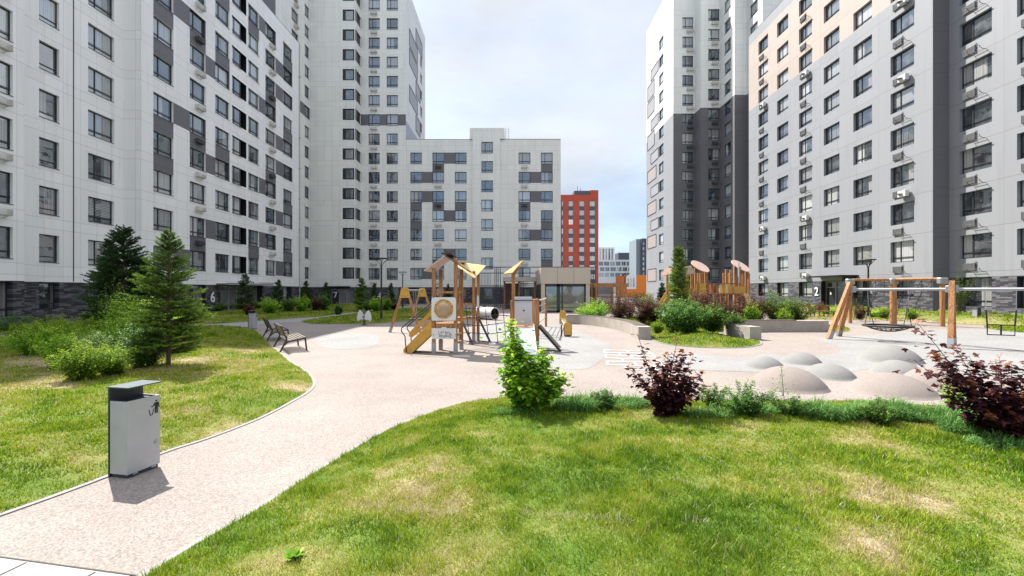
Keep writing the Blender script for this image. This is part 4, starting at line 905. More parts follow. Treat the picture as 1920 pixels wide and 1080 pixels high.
# a few fallen leaves and bits of bark on the paving
n = 420; P = np.c_[RNG.uniform(-9, 14, n), RNG.uniform(3.2, 22, n)]; P = P[~pip(P, LF.poly) & ~pip(P, LL.poly) & ~pip(P, LI.poly)]; n = len(P); z = np.full(n, .012); a = RNG.uniform(0, 2 * np.pi, n); S = RNG.uniform(.008, .022, n)
V = np.stack([np.c_[P, z], np.c_[P + np.c_[np.cos(a + .5), np.sin(a + .5)] * S[:, None], z + .006], np.c_[P + np.c_[np.cos(a), np.sin(a)] * 1.6 * S[:, None], z + .002], np.c_[P + np.c_[np.cos(a - .5), np.sin(a - .5)] * S[:, None], z + .004]], 1).reshape(-1, 3); i4 = np.arange(n) * 4
o = link('fallen_leaves', np_mesh('fallen_leaves', V, np.concatenate([np.c_[i4, i4 + 1, i4 + 2], np.c_[i4, i4 + 2, i4 + 3]]), mat('dead_leaf', (.12, .075, .04), .8))); tag(o, 'tiny dry leaves and grit scattered on the paving', 'litter', kind='stuff')

# hopscotch grid painted on the rubber
hp = MB(); ox, oy = G(1133, 656.5); ux = Vector((.985, -.17, 0)); uy = Vector((-.17, -.985, 0)); O_ = Vector((ox, oy, .009))
def pl(a, b, w_=.055): hp.bar(O_ + ux * a[0] + uy * a[1], O_ + ux * b[0] + uy * b[1], w_, .003)
for k in range(6): pl((0, k * .62), (1.45, k * .62))
for k in range(5): pl((0 if k % 2 == 0 else .45, k * .62), (0 if k % 2 == 0 else .45, k * .62 + .62)); pl((.75 if k % 2 == 0 else 1.1, k * .62), (.75 if k % 2 == 0 else 1.1, k * .62 + .62)); pl((1.45, k * .62), (1.45, k * .62 + .62))
pl((.45, 3.1), (.45, 3.8)); pl((.45, 3.8), (1.2, 3.8)); pl((1.2, 3.1), (1.2, 3.8))
tag(hp.build('hopscotch_marking', mat('paint_white', (.68, .68, .67), .7)), kind='structure')

# ------------------------------------------------------------------ plants
def unit(v): return v / np.maximum(np.linalg.norm(v, axis=1, keepdims=True), 1e-9)
def leaves(pos, d, size, kind='oval', up=None):
    """pos, d (leaf axis), size arrays -> vertices, triangles; each leaf is folded along its rib and droops"""
    n = len(pos); d = unit(d); r = RNG.normal(0, 1, (n, 3)) if up is None else up + RNG.normal(0, .25, (n, 3))
    s = unit(np.cross(d, r)); u = np.cross(s, d); S = size[:, None]
    if kind == 'oval': tp = [(0, 0, 0), (.5, -.27, .07), (1, 0, -.12), (.5, .27, .07)]; tr = [(0, 1, 2), (0, 2, 3)]
    elif kind == 'lobed': tp = [(0, 0, 0), (.22, -.40, .06), (.55, -.46, .02), (.62, -.24, .05), (1, 0, -.16), (.62, .24, .05), (.55, .46, .02), (.22, .40, .06), (.45, 0, -.03)]; tr = [(8, i, i + 1) for i in range(7)] + [(8, 7, 0)]
    else: tp = [(0, -.09, 0), (0, .09, 0), (1, 0, 0)]; tr = [(0, 1, 2)]
    V = np.stack([pos + d * S * a + s * S * b + u * S * c for a, b, c in tp], 1).reshape(-1, 3)
    i = np.arange(n) * len(tp); T = np.concatenate([np.c_[i + a, i + b, i + c] for a, b, c in tr]); return V, T, len(tp)
LIME = leaf_mat('lime_leaf', [(.08, .19, .014), (.20, .42, .025), (.42, .60, .05), (.58, .66, .09)], .4)
GREEN = leaf_mat('green_leaf', [(.035, .085, .015), (.085, .17, .025), (.17, .28, .04), (.30, .42, .08)], .3)
COOL = leaf_mat('cool_green_leaf', [(.035, .09, .022), (.08, .19, .035), (.15, .30, .06), (.30, .42, .13)], .3)
YELL = leaf_mat('yellow_green_leaf', [(.06, .12, .010), (.15, .27, .014), (.28, .40, .022), (.42, .50, .035)], .35, .7)
REDL = leaf_mat('purple_leaf', [(.024, .009, .014), (.065, .02, .026), (.15, .05, .045), (.36, .13, .04)], .3, .38)
REDL2 = leaf_mat('russet_leaf', [(.03, .015, .012), (.09, .035, .025), (.18, .08, .05), (.2, .16, .06)], .25)
BARK = mat('bark', (.09, .06, .04), .9, noise=(30, .3)); STEMR = mat('red_stem', (.06, .03, .03), .7)
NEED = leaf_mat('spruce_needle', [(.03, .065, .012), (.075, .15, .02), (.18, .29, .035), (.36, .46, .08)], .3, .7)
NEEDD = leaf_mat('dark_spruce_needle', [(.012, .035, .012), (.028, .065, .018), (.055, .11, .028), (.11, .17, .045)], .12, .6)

def shrub(name, label, cat, x, y, z, tips, nl, lsize, m, kind='oval', group=None, fill=.35, stemm=None, low=.12, spread=.10, red=0.0, topbright=.25):
    """tips: (dx, dy, height, leaf share) of the stems that leave the base; foliage and stems become parts"""
    t = thing(name, label, cat, (x, y, z), 0, group); sb = MB(); Ps, Ds, Ts, Sz = [], [], [], []
    w_ = np.array([q[3] if len(q) > 3 else 1 for q in tips]); w_ = w_ / w_.sum()
    for q, ww in zip(tips, w_):
        p0 = np.array([q[0] * .12 + RNG.normal(0, .02), q[1] * .12 + RNG.normal(0, .02), 0]); p3 = np.array([q[0], q[1], q[2]]); p1 = p0 + np.array([q[0] * .25, q[1] * .25, q[2] * .45]); 
        c = lambda s: ((1 - s) ** 2)[:, None] * p0 + (2 * s * (1 - s))[:, None] * p1 + (s ** 2)[:, None] * p3
        ss = np.linspace(0, 1, 6); sb.tube([tuple(v) for v in c(ss)], .009 * max(q[2], .4), 4, 0, False, .0025)
        n = max(4, int(nl * ww * (1 - fill))); s = low + (1 - low) * RNG.random(n) ** .85; ctr = c(s); a = RNG.uniform(0, 2 * np.pi, n)
        rr = spread * (1.15 - s * .9) * q[2] * RNG.uniform(.1, 1, n)
        off = np.c_[np.cos(a) * rr, np.sin(a) * rr, RNG.normal(0, .02, n)]
        Ps.append(ctr + off); Ds.append(np.c_[np.cos(a), np.sin(a), RNG.normal(.05, .45, n)]); Ts.append(s); Sz.append(lsize * RNG.uniform(.55, 1.15, n) * (1.1 - .35 * s))
    n = int(nl * fill)
    if n:
        k = RNG.choice(len(tips), n, p=w_); Q = np.array([q[:3] for q in tips])[k]; s = RNG.random(n) ** .7; a = RNG.uniform(0, 2 * np.pi, n); e = RNG.random(n) ** .5
        k2 = RNG.choice(len(tips), n, p=w_); Q2 = np.array([q[:3] for q in tips])[k2]; mixr = RNG.uniform(0, .5, (n, 1)); Q = Q * (1 - mixr) + Q2 * mixr
        P = Q * np.c_[s ** .8, s ** .8, s * .9] + np.c_[RNG.normal(0, 1, n), RNG.normal(0, 1, n), RNG.normal(0, .5, n)] * spread * Q[:, 2:3] * .8; P[:, 2] = np.maximum(P[:, 2], .02)
        Ps.append(P); Ds.append(np.c_[np.cos(a), np.sin(a), RNG.normal(.0, .5, n)]); Ts.append(s * .7); Sz.append(lsize * RNG.uniform(.6, 1.1, n))
    P, D, T_, S = map(np.concatenate, (Ps, Ds, Ts, Sz)); V, T, k = leaves(P, D, S, kind, up=np.array([0, 0, 1.0]))
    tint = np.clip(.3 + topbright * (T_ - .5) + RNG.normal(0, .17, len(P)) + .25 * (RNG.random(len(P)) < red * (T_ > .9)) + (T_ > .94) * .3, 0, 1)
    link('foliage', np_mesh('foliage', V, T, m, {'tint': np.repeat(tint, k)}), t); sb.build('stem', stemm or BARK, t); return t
def mound_tips(rx, ry, h, n, wob=.2):
    o = []
    for i in range(n):
        a = RNG.uniform(0, 2 * np.pi); r = RNG.random() ** .5; o.append((math.cos(a) * r * rx, math.sin(a) * r * ry, h * (1 - .45 * r * r) * RNG.uniform(1 - wob, 1 + wob * .6)))
    return o
def conifer(name, label, x, y, z, H_, Rr, m, nb, per, nsize, group=None, top=.18, curve=.75, trunk=.045, base_h=.08, spire=0):
    """spruce: trunk, whorls of branches with side twigs, needles along them"""
    t = thing(name, label, 'conifer', (x, y, z), 0, group); tb = MB()
    tb.tube([(0, 0, -.05), (0, 0, H_ * .5), (RNG.normal(0, .01), 0, H_ * .99)], trunk, 6, 0, True, .004)
    P, D, S, TI = [], [], [], []
    for i in range(nb):
        f = (i + RNG.random()) / nb; hz = base_h * H_ + f ** .95 * H_ * (.96 - base_h); a = RNG.uniform(0, 2 * np.pi) ; ln = Rr * (1 - hz / H_) ** curve * RNG.uniform(.72, 1.15) + .06 * H_ * .25
        ln *= min(1, .58 + 1.7 * f)
        rise = (.75 if f > .8 else .4 if f > .4 else .18) + RNG.normal(0, .08)
        d = np.array([math.cos(a), math.sin(a), rise]); e = np.array([0, 0, hz]) + d * ln + np.array([0, 0, -.05 * ln])
        tb.tube([(0, 0, hz), tuple((np.array([0, 0, hz]) + e) / 2 + np.array([0, 0, -.02])), tuple(e)], .012 * trunk / .045, 3, 0, False, .003)
        ntw = max(3, int(ln / .11 * (1 if H_ < 3 else 1)))
        segs = [(np.array([0, 0, hz]) + d * ln * .12, e)]
        for k in range(ntw):
            s = .18 + .8 * (k + RNG.random()) / ntw; b0 = np.array([0, 0, hz]) + (e - np.array([0, 0, hz])) * s; sd = (1 if k % 2 else -1); side = np.array([-math.sin(a), math.cos(a), 0]) * sd
            tl = ln * (.42 * (1 - s) + .16) * RNG.uniform(.7, 1.2); dd = side * .8 + d * .65 + np.array([0, 0, RNG.normal(-.02, .12)]); segs.append((b0, b0 + dd / np.linalg.norm(dd) * tl))
        L_ = np.array([np.linalg.norm(q - p) for p, q in segs]); cnt = np.maximum(2, (per * L_ / L_.sum()).astype(int) if False else (L_ * per).astype(int))
        for (p, q), c in zip(segs, cnt):
            s = RNG.random(c)[:, None]; ax = (q - p) / max(np.linalg.norm(q - p), 1e-6); rnd = RNG.normal(0, 1, (c, 3)); P.append(p + (q - p) * s); D.append(ax * .9 + unit(rnd) * .75); S.append(nsize * RNG.uniform(.7, 1.2, c))
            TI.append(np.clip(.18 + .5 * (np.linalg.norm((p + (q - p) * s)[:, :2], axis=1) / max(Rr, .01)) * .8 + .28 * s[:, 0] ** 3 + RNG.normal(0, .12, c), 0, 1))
    c = int(H_ * 30 * per / 100); s = RNG.random(c); hz = H_ * (.55 + .45 * s); a = RNG.uniform(0, 2 * np.pi, c); P.append(np.c_[0 * s, 0 * s, hz]); D.append(np.c_[np.cos(a), np.sin(a), np.full(c, 1.0)]); S.append(np.full(c, nsize)); TI.append(RNG.uniform(.3, .7, c))
    P, D, S, TI = map(np.concatenate, (P, D, S, TI)); V, T, k = leaves(P, D, S, 'needle')
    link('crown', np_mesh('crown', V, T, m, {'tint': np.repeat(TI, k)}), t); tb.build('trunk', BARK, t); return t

# foreground shrubs
def onF(px, py): x, y = G(px, py, .15); return x, y, float(LF.h([(x, y)])[0]) - .02
x, y, z = onF(990, 778)
shrub('lime_shrub', 'bright lime green shrub with one tall spire at the far edge of the near lawn', 'shrub', x, y, z,
      [(-.27, .05, 1.36, 2.2), (-.20, -.05, 1.12, 1.8), (-.32, 0, .92, 1.6), (-.13, .1, .95, 1.4), (-.42, .02, .62, .9), (-.02, 0, .78, 1.6), (.08, .1, .72, 1.5), (.22, 0, .92, 1.6), (.34, .05, .82, 1.1), (.42, -.03, .62, 1.3), (.56, .05, .5, .9), (.3, -.2, .55, 1.3), (0, -.25, .5, 1.6), (-.2, -.22, .55, 1.5), (.66, 0, .56, .5), (.15, .2, .6, 1), (-.3, -.12, .35, 1.2), (.5, -.15, .35, .9)], 5600, .09, LIME, 'lobed', spread=.15, fill=.4)
x, y, z = onF(1250, 790)
shrub('purple_shrub', 'dark purple leaved shrub standing alone in the middle of the row behind the near lawn', 'shrub', x, y, z,
      [(-.42, 0, 1.18, .5), (-.30, .05, .8, .9), (-.55, 0, .72, .7), (-.42, -.1, .55, .9), (-.1, .1, .82, 1), (.02, 0, .9, 1), (.18, .05, 1.12, .7), (.25, 0, .92, 1), (.4, .05, .85, .9), (.52, 0, .62, .9), (.3, -.15, .7, 1), (0, -.2, .6, 1.2), (-.2, -.15, .65, 1.1), (.6, 0, .45, .6), (.1, .2, .7, 1), (.45, .15, .55, .8), (-.3, -.2, .4, 1), (.2, -.25, .35, 1)], 1750, .095, REDL, 'lobed', spread=.14, fill=.2, stemm=STEMR, red=.6, topbright=.2)
x, y, z = onF(1890, 835)
shrub('purple_shrub', 'large dark purple shrub with long arching stems at the right edge of the photo', 'shrub', x, y, z,
      [(-1.02, .1, 1.42, .8), (-.92, .0, 1.05, .8), (-.75, .1, 1.0, 1), (-1.12, .0, .95, .4), (-.55, .1, 1.12, .8), (-.42, .05, 1.0, 1), (-.3, .1, .9, 1), (-.15, 0, .95, .9), (0, .1, .98, .8), (.15, .1, .9, 1), (.3, 0, 1.0, 1), (-.6, -.1, .72, 1.2), (-.35, -.15, .62, 1.3), (-.1, -.2, .6, 1.4), (.15, -.2, .55, 1.2), (.45, 0, .8, 1), (-.8, .05, .65, .9), (.3, -.25, .4, 1), (-.2, -.3, .35, 1.3), (-.5, -.25, .35, 1)], 2900, .092, REDL, 'lobed', spread=.14, fill=.22, stemm=STEMR, red=.7, topbright=.2)
for px, py, tips, n_, sz, m, lab in (
    (1400, 790, mound_tips(.5, .3, .52, 14), 1900, .035, COOL, 'small leaved green shrublet right of the lone purple shrub'),
    (1478, 790, mound_tips(.3, .25, .42, 9) + [(-.1, 0, .72)], 1200, .03, COOL, 'ragged little green shrublet with one upright spike beside the long grass'),
    (1140, 780, mound_tips(.4, .25, .33, 10), 1200, .035, COOL, 'low green shrublet between the lime shrub and the purple shrub'),
    (1650, 808, mound_tips(.32, .2, .38, 9), 1000, .033, GREEN, 'low dark green shrublet amid the long grass left of the large purple shrub'),
    (1340, 775, mound_tips(.3, .25, .4, 8), 900, .035, GREEN, 'dark green shrublet tucked against the right side of the lone purple shrub'),
    (1790, 770, mound_tips(.3, .2, .5, 8), 700, .04, LIME, 'bright green seedling clump behind the arching purple stems')):
    x, y, z = onF(px, py); shrub('low_shrub', lab, 'shrub', x, y, z, tips, int(n_ * 2.2), sz * 1.2, m, 'oval', group='low shrubs edging the near lawn', spread=.14)
def tufts(name, label, lst, m):
    V, T, TI = [], [], []; k0 = 0
    for px, py, rx, ry, n, ln in lst:
        n = int(n * .85); x, y, z = onF(px, py); a = RNG.uniform(0, 2 * np.pi, n); r = RNG.random(n) ** .5
        bx, by = x + np.cos(a) * r * rx, y + np.sin(a) * r * ry; bz = LF.h(np.c_[bx, by]) - .01; L_ = ln * RNG.uniform(.5, 1.15, n)
        la = RNG.normal(-.6, 1.3, n); le = RNG.uniform(.2, 1.5, n); L_ = L_ * (.35 + 1.1 * vnoise(bx, by, 4.1) ** 1.2); cx, cy = np.cos(la) * le, np.sin(la) * le; W = RNG.uniform(.0025, .005, n); sx, sy = -np.sin(la) * W, np.cos(la) * W
        seg = [(0, 0, 1), (.3, .42, .9), (.62, .75, .65), (1, .88, .0)]; R_ = []
        for f, hgt, wd in seg:
            hx = bx + cx * L_ * f * f; hy = by + cy * L_ * f * f; hz = bz + L_ * hgt * (1 - .42 * le * f); R_ += [np.c_[hx - sx * wd, hy - sy * wd, hz], np.c_[hx + sx * wd, hy + sy * wd, hz]]
        V.append(np.stack(R_, 1).reshape(-1, 3)); i = np.arange(n) * 8 + k0; T.append(np.concatenate([np.concatenate([np.c_[i + 2 * q, i + 2 * q + 1, i + 2 * q + 3], np.c_[i + 2 * q, i + 2 * q + 3, i + 2 * q + 2]]) for q in range(3)])); k0 += n * 8; TI.append(np.repeat(np.clip(RNG.normal(.35, .2, n), 0, 1), 8))
    o = link(name, np_mesh(name, np.concatenate(V), np.concatenate(T), m, {'tint': np.concatenate(TI)})); tag(o, label, 'grass', kind='stuff')
LG = leaf_mat('long_grass_blade', [(.05, .13, .025), (.10, .24, .05), (.2, .36, .10), (.42, .48, .22)], .3)
tufts('long_grass', 'long drooping uncut grass between the shrubs at the far edge of the near lawn', [(1090, 775, .45, .3, 1500, .3), (1180, 770, .3, .25, 900, .28), (1560, 795, .35, .25, 1300, .3), (1620, 790, .4, .3, 1800, .3), (1700, 795, .4, .3, 2000, .3), (1760, 800, .4, .3, 2000, .3), (1820, 825, .35, .25, 1300, .28), (1430, 785, .5, .2, 900, .22), (1330, 790, .4, .2, 700, .2), (970, 785, .35, .15, 500, .15), (1520, 790, .2, .2, 500, .25), (1890, 850, .5, .2, 900, .2)], LG)

# left spruces and bushes
def onL(px, py, h=.15): x, y = G(px, py, h); return x, y, float(LL.h([(x, y)])[0]) - .03
x, y, z = onL(316, 690); conifer('spruce_tree', 'light green young spruce with a bare leader standing in front of the darker spruces', x, y, z, 3.35, 1.22, NEED, 260, 360, .05, trunk=.05, base_h=.1, curve=.95)
for px, py, H_, Rr, lab in ((232, 640, 4.25, 1.55, 'tallest dark spruce left of the light green spruce, its bare top over the window'), (205, 632, 4.0, 1.0, 'thin topped dark spruce at the left of the dark clump'), (268, 636, 3.1, 1.15, 'short dark spruce tucked at the right of the dark clump')):
    x, y, z = onL(px, py); conifer('spruce_tree', lab, x, y, z, H_, Rr, NEEDD, 250, 380, .065, group='dark spruces in a clump', trunk=.05, curve=.8)
k = 0
for px, py, rx, h, n, sz, m, lab in (
    (150, 715, .62, .5, 1500, .05, YELL, 'yellow green low bush nearest to the path at the front of the bed'), (215, 705, .5, .42, 1200, .05, YELL, 'bright yellow green bush right of the front bush below the spruces'),
    (175, 690, .7, .5, 1500, .045, GREEN, 'olive green bush behind the two yellow green bushes'), (110, 665, .9, .55, 1800, .045, LIME, 'broad fresh green bush at the left tip of the bed'),
    (75, 645, .9, .5, 1500, .045, YELL, 'yellowish bush furthest left in the bed by the thin path'), (155, 655, 1.0, .65, 2000, .045, YELL, 'wide feathery yellow green bush in the middle of the bed'),
    (220, 672, .75, .65, 1500, .045, LIME, 'lime green bush under the dark spruces'), (110, 628, 1.2, .5, 1500, .05, YELL, 'pale green bush at the back left of the bed beside the thin path'),
    (70, 668, .8, .5, 1500, .05, LIME, 'fresh green bush at the very tip of the bed nearest the left edge'), (118, 690, .7, .5, 1500, .05, LIME, 'fresh green bush between the bed tip and the front yellow green bush'), (48, 652, .8, .5, 1400, .05, YELL, 'low yellowish bush at the far left corner of the bed'), (290, 665, .7, 1.0, 1500, .055, LIME, 'lime green bush beside the light spruce crown'), (190, 640, 1.0, .7, 1600, .05, LIME, 'fresh green bush at the foot of the dark spruces'),
    (262, 692, .5, .7, 1100, .05, COOL, 'blue green bush left of the light spruce trunk'), (245, 664, .6, 1.15, 1500, .065, LIME, 'tall lime leaved bush between the dark and the light spruce'),
    (283, 688, .45, .8, 900, .055, GREEN, 'dark leafed bush at the foot of the light spruce'), (215, 650, .5, 1.25, 900, .06, GREEN, 'upright green bush in front of the dark spruces'),
    (185, 622, 1.0, .6, 1200, .05, YELL, 'yellow green bush half hidden by the dark spruces'), (20, 620, 1.2, .5, 1200, .05, COOL, 'dark green creeping bush beyond the thin path at the left edge')):
    x, y, z = onL(px, py) if py > 624 else (*G(px, py, .1), .05); shrub('bush', lab, 'shrub', x, y, z, mound_tips(rx * 1.15, rx * .9, h * 1.75, 26), int(n * 4.5), sz * 1.15, m, group='bushes in the bed below the spruces', spread=.18)

# firs and shrubs along the left building and at the entrance
for px, y, h, r, m in ((460, 37, 3.3, .8, NEEDD), (521, 42, 2.9, .75, NEEDD), (574, 46, 2.9, .7, NEEDD), (611, 50, 2.8, .7, NEEDD), (678, 43, 3.1, .85, NEED), (702, 49, 2.7, .6, NEEDD), (733, 48, 2.7, .55, NEEDD), (840, 60, 2.8, .6, NEEDD), (1242, 62, 3.0, .9, NEEDD)):
    k += 1
    lab = {460: 'dark fir nearest to entrance 6, small top above the canopy', 521: 'second dark fir from entrance 6, behind the lime shrubs', 574: 'slim dark fir in front of the drainpipe corner', 611: 'dark fir left of the number 7', 678: 'broad light green fir right of entrance 7', 702: 'dark fir behind the nearer lamp post by the rocker', 733: 'narrow dark fir left of the farther lamp post', 840: 'little fir seen between the posts of the play tower', 1242: 'small fir at the foot of the right tower beside the orange building'}[px]
    conifer('fir_tree', lab, gx(px, y), y, .12, h, r * 1.15, m, 90, 110, .15, group='small firs along the buildings', trunk=.04, curve=.8, base_h=.03)
for px, y, rx, h, m, lab in ((505, 36, .9, 1.3, LIME, 'bright leafy shrub right of the nearest dark fir'), (540, 39, .8, 1.2, GREEN, 'dull green shrub between the two lime shrubs'), (565, 40, .9, 1.4, LIME, 'second bright leafy shrub, in front of the slim fir'), (592, 41, .5, 1.2, REDL2, 'russet shrub left of the grey green shrub'), (607, 42, .6, 1.6, COOL, 'grey green shrub left of the number 7'),
                             (634, 36, .35, .8, COOL, 'small dark shrub alone on the lawn'), (706, 41, .7, 1.3, LIME, 'lime shrub left of the nearer lamp post'), (722, 42, .6, 1.3, YELL, 'yellow lime shrub right of the nearer lamp post'), (738, 43, .35, .7, REDL2, 'little russet shrub beside the wooden swing leg'), (690, 42, .5, .9, GREEN, 'green shrub under the broad fir'), (468, 34, .5, .8, REDL2, 'russet twiggy shrub under the nearest fir')):
    shrub('shrub', lab, 'shrub', gx(px, y), y, .12, mound_tips(rx, rx, h * 1.15, 18), 2200, .15, m, group='shrubs along the left buildings', spread=.2, topbright=.4)
hd = []
for k in range(9):
    y = 36 + k * 3.0; shrub('border_plant', 'dark green border plant against the brick base of the checkered wing', 'plant', -26.9, y, .12, mound_tips(.5, 1.5, .8, 16), 1400, .15, GREEN, group='border plants at the foot of the checkered wing', spread=.25)

# planting island in the middle
for px, y, rx, h, n, sz, m, lab in (
    (1290, 19.3, .95, 1.4, 2900, .09, COOL, 'large fresh green bush at the front of the planting island'), (1335, 19.9, .9, 1.15, 2500, .09, GREEN, 'green bush right of the large front bush on the island'), (1262, 20.6, .8, 1.35, 1900, .09, COOL, 'green bush left of the large front bush on the island'),
    (1232, 19.0, .35, .5, 600, .07, YELL, 'yellow green tuft beside the end of the left bench wall'), (1375, 20.2, .7, .8, 1200, .08, GREEN, 'low green bush running towards the right bench wall block'),
    (1205, 24.5, .8, 1.5, 1400, .09, REDL2, 'russet bush right of the green edging on the left bench wall'), (1160, 25.5, .8, 1.6, 1300, .09, REDL2, 'dark russet bush behind the bend of the left bench wall'), (1180, 27.8, .7, 1.5, 900, .09, REDL2, 'taller russet bush with orange tips behind the left bench wall'), (1120, 27.5, 1.1, 1.3, 1300, .09, LIME, 'light green bush at the far end of the left bench wall'), (1100, 28.3, .8, .9, 800, .09, LIME, 'low light green bush furthest along the left bench wall'),
    (1225, 25, .8, 1.5, 1200, .09, REDL2, 'russet bush in front of the yellow slide'), (1215, 29, .5, 1.6, 700, .1, YELL, 'yellow green bush beside the foot of the yellow slide'),
    (1325, 23.0, .9, 1.7, 1500, .09, REDL2, 'russet bush in front of the climbing bridge'), (1355, 23.5, .9, 1.6, 1500, .09, REDL2, 'russet bush under the right play tower'), (1300, 23.5, .7, 1.7, 1000, .09, REDL2, 'russet bush beside the columnar conifer'), (1385, 24.5, .8, 1.4, 1100, .09, REDL, 'purple bush below the curled slide'),
    (1420, 25.5, .9, 1.6, 1300, .09, REDL, 'purple bush behind the right bench wall'), (1410, 24, .5, 1.1, 600, .09, LIME, 'lime bush between the purple bushes'), (1455, 25.5, 1.0, 1.6, 1500, .1, GREEN, 'green bush behind the middle of the right bench wall'), (1495, 26, 1.0, 1.4, 1500, .1, GREEN, 'green bush at the right end of the right bench wall'), (1470, 24.3, .5, .8, 500, .09, YELL, 'yellow tuft behind the right bench wall')):
    x = gx(px, y); shrub('bush', lab, 'shrub', x, y, .22, mound_tips(rx * 1.1, rx * .9, h * 1.08, 26), int(n * 3), sz * 1.1, m, group='bushes on the planting island', spread=.18, topbright=.35)
y = 21.5; conifer('columnar_conifer', 'tall narrow conifer rising from the island before the play castle', gx(1272, y), y, .2, 3.9, .62, NEED, 300, 150, .085, trunk=.05, curve=.5, base_h=.03)
# hedge and plants on the right
hb = shrub('clipped_hedge', 'clipped green hedge in front of the orange building', 'hedge', gx(1197, 60), 60, 0, [(dx_, RNG.uniform(-.5, .5), 1.75 + RNG.uniform(-.1, .1)) for dx_ in np.linspace(-2.2, 2.2, 22)], 3200, .14, GREEN, spread=.2)
def onK(px, y, dz_=0): x = gx(px, y); return x, y, float(LK.h([(x, y)])[0]) - .05
for px, y, rx, h, m, lab in ((1655, 31.5, .55, .85, YELL, 'yellow bush on the bank left of the thick climbing post'), (1710, 30.5, .5, .85, YELL, 'yellow bush on the bank right of the thick climbing post'), (1612, 30, .5, 1.1, REDL, 'purple bush on the bank beside the lamp post'), (1570, 36, .7, .9, LIME, 'lime bush in front of entrance 2'), (1550, 37, .6, .7, LIME, 'light green bush left of the lime bush by entrance 2'), (1540, 39, .5, 1.1, REDL, 'purple bush under the number 2'), (1640, 33, .5, .6, LIME, 'lime bush behind the purple bank bush')):
    x, y, z = onK(px, y); shrub('bank_bush', lab, 'shrub', x, y, z, mound_tips(rx, rx, h, 16), 2200, .1, m, group='bushes on the right bank', spread=.2, topbright=.4)
for k in range(17):
    y = 23 + k * 1.75; x = 30.0 + RNG.normal(0, .08); z = float(LK.h([(x, y)])[0]) - .05
    shrub('border_plant', 'leafy green border plant against the brick base of the right grey wings', 'plant', x, y, z, mound_tips(.5, 1.1, .45, 14), 1500, .10, LIME if k % 3 else YELL, group='border plants at the foot of the right grey wings', spread=.25)
x, y, z = onK(1797, 29.5); shrub('young_tree', 'thin young tree in the shaded corner between the two grey wings', 'tree', x, y, z, [(RNG.normal(0, .5), RNG.normal(0, .4), RNG.uniform(1.4, 2.9)) for _ in range(16)] + [(.1, 0, 3.1)], 1300, .09, GREEN, 'oval', spread=.12, low=.35, fill=.1)

# dandelion-like weed by the near kerb
x, y, z = onF(553, 1052)
n = 26; a = RNG.uniform(0, 2 * np.pi, n); V, T, kk = leaves(np.c_[0 * a, 0 * a, 0 * a + .02], np.c_[np.cos(a), np.sin(a), RNG.uniform(.25, .8, n)], RNG.uniform(.05, .11, n), 'oval', up=np.array([0, 0, 1.])); o = link('weed', np_mesh('weed', V, T, LIME, {'tint': np.repeat(RNG.uniform(.1, .5, n), kk)})); o.location = (x, y, z); tag(o, 'pale green weed rosette near the kerb at the bottom of the photo', 'plant')

# ------------------------------------------------------------------ street furniture
SILV = mat('silver_paint', (.40, .41, .44), .42, .3, noise=(5, .06)); DARKG = mat('dark_grey_paint', (.035, .045, .055), .4, .2); INK = mat('black_ink', (.008, .008, .008), .6)
WOOD = wood_mat('larch_post', (.16, .065, .018), (.42, .20, .068)); WOODS = wood_mat('grey_brown_slat', (.07, .048, .036), (.125, .09, .065), 1); YEL = mat('yellow_board', (.50, .27, .04), .5, noise=(6, .12))
YELP = mat('pale_yellow_board', (.62, .46, .2), .55, noise=(5, .08)); STEEL = mat('brushed_steel', (.55, .57, .6), .28, .9); GALV = mat('galvanised', (.33, .34, .35), .45, .6); ROPE = mat('black_rope', (.015, .015, .016), .8)
BOARD = mat('pale_hpl_board', (.62, .62, .60), .5, noise=(4, .05)); PINKR = mat('pinkish_roof_board', (.46, .33, .27), .6, noise=(8, .1)); REDW = wood_mat('red_brown_slat', (.17, .06, .035), (.28, .11, .07), 0); CONCW = mat('cast_concrete', (.30, .27, .235), .8, noise=(2.2, .13), bump=(40, .2))
BRNM = mat('bronze_steel', (.06, .045, .038), .45, .5)

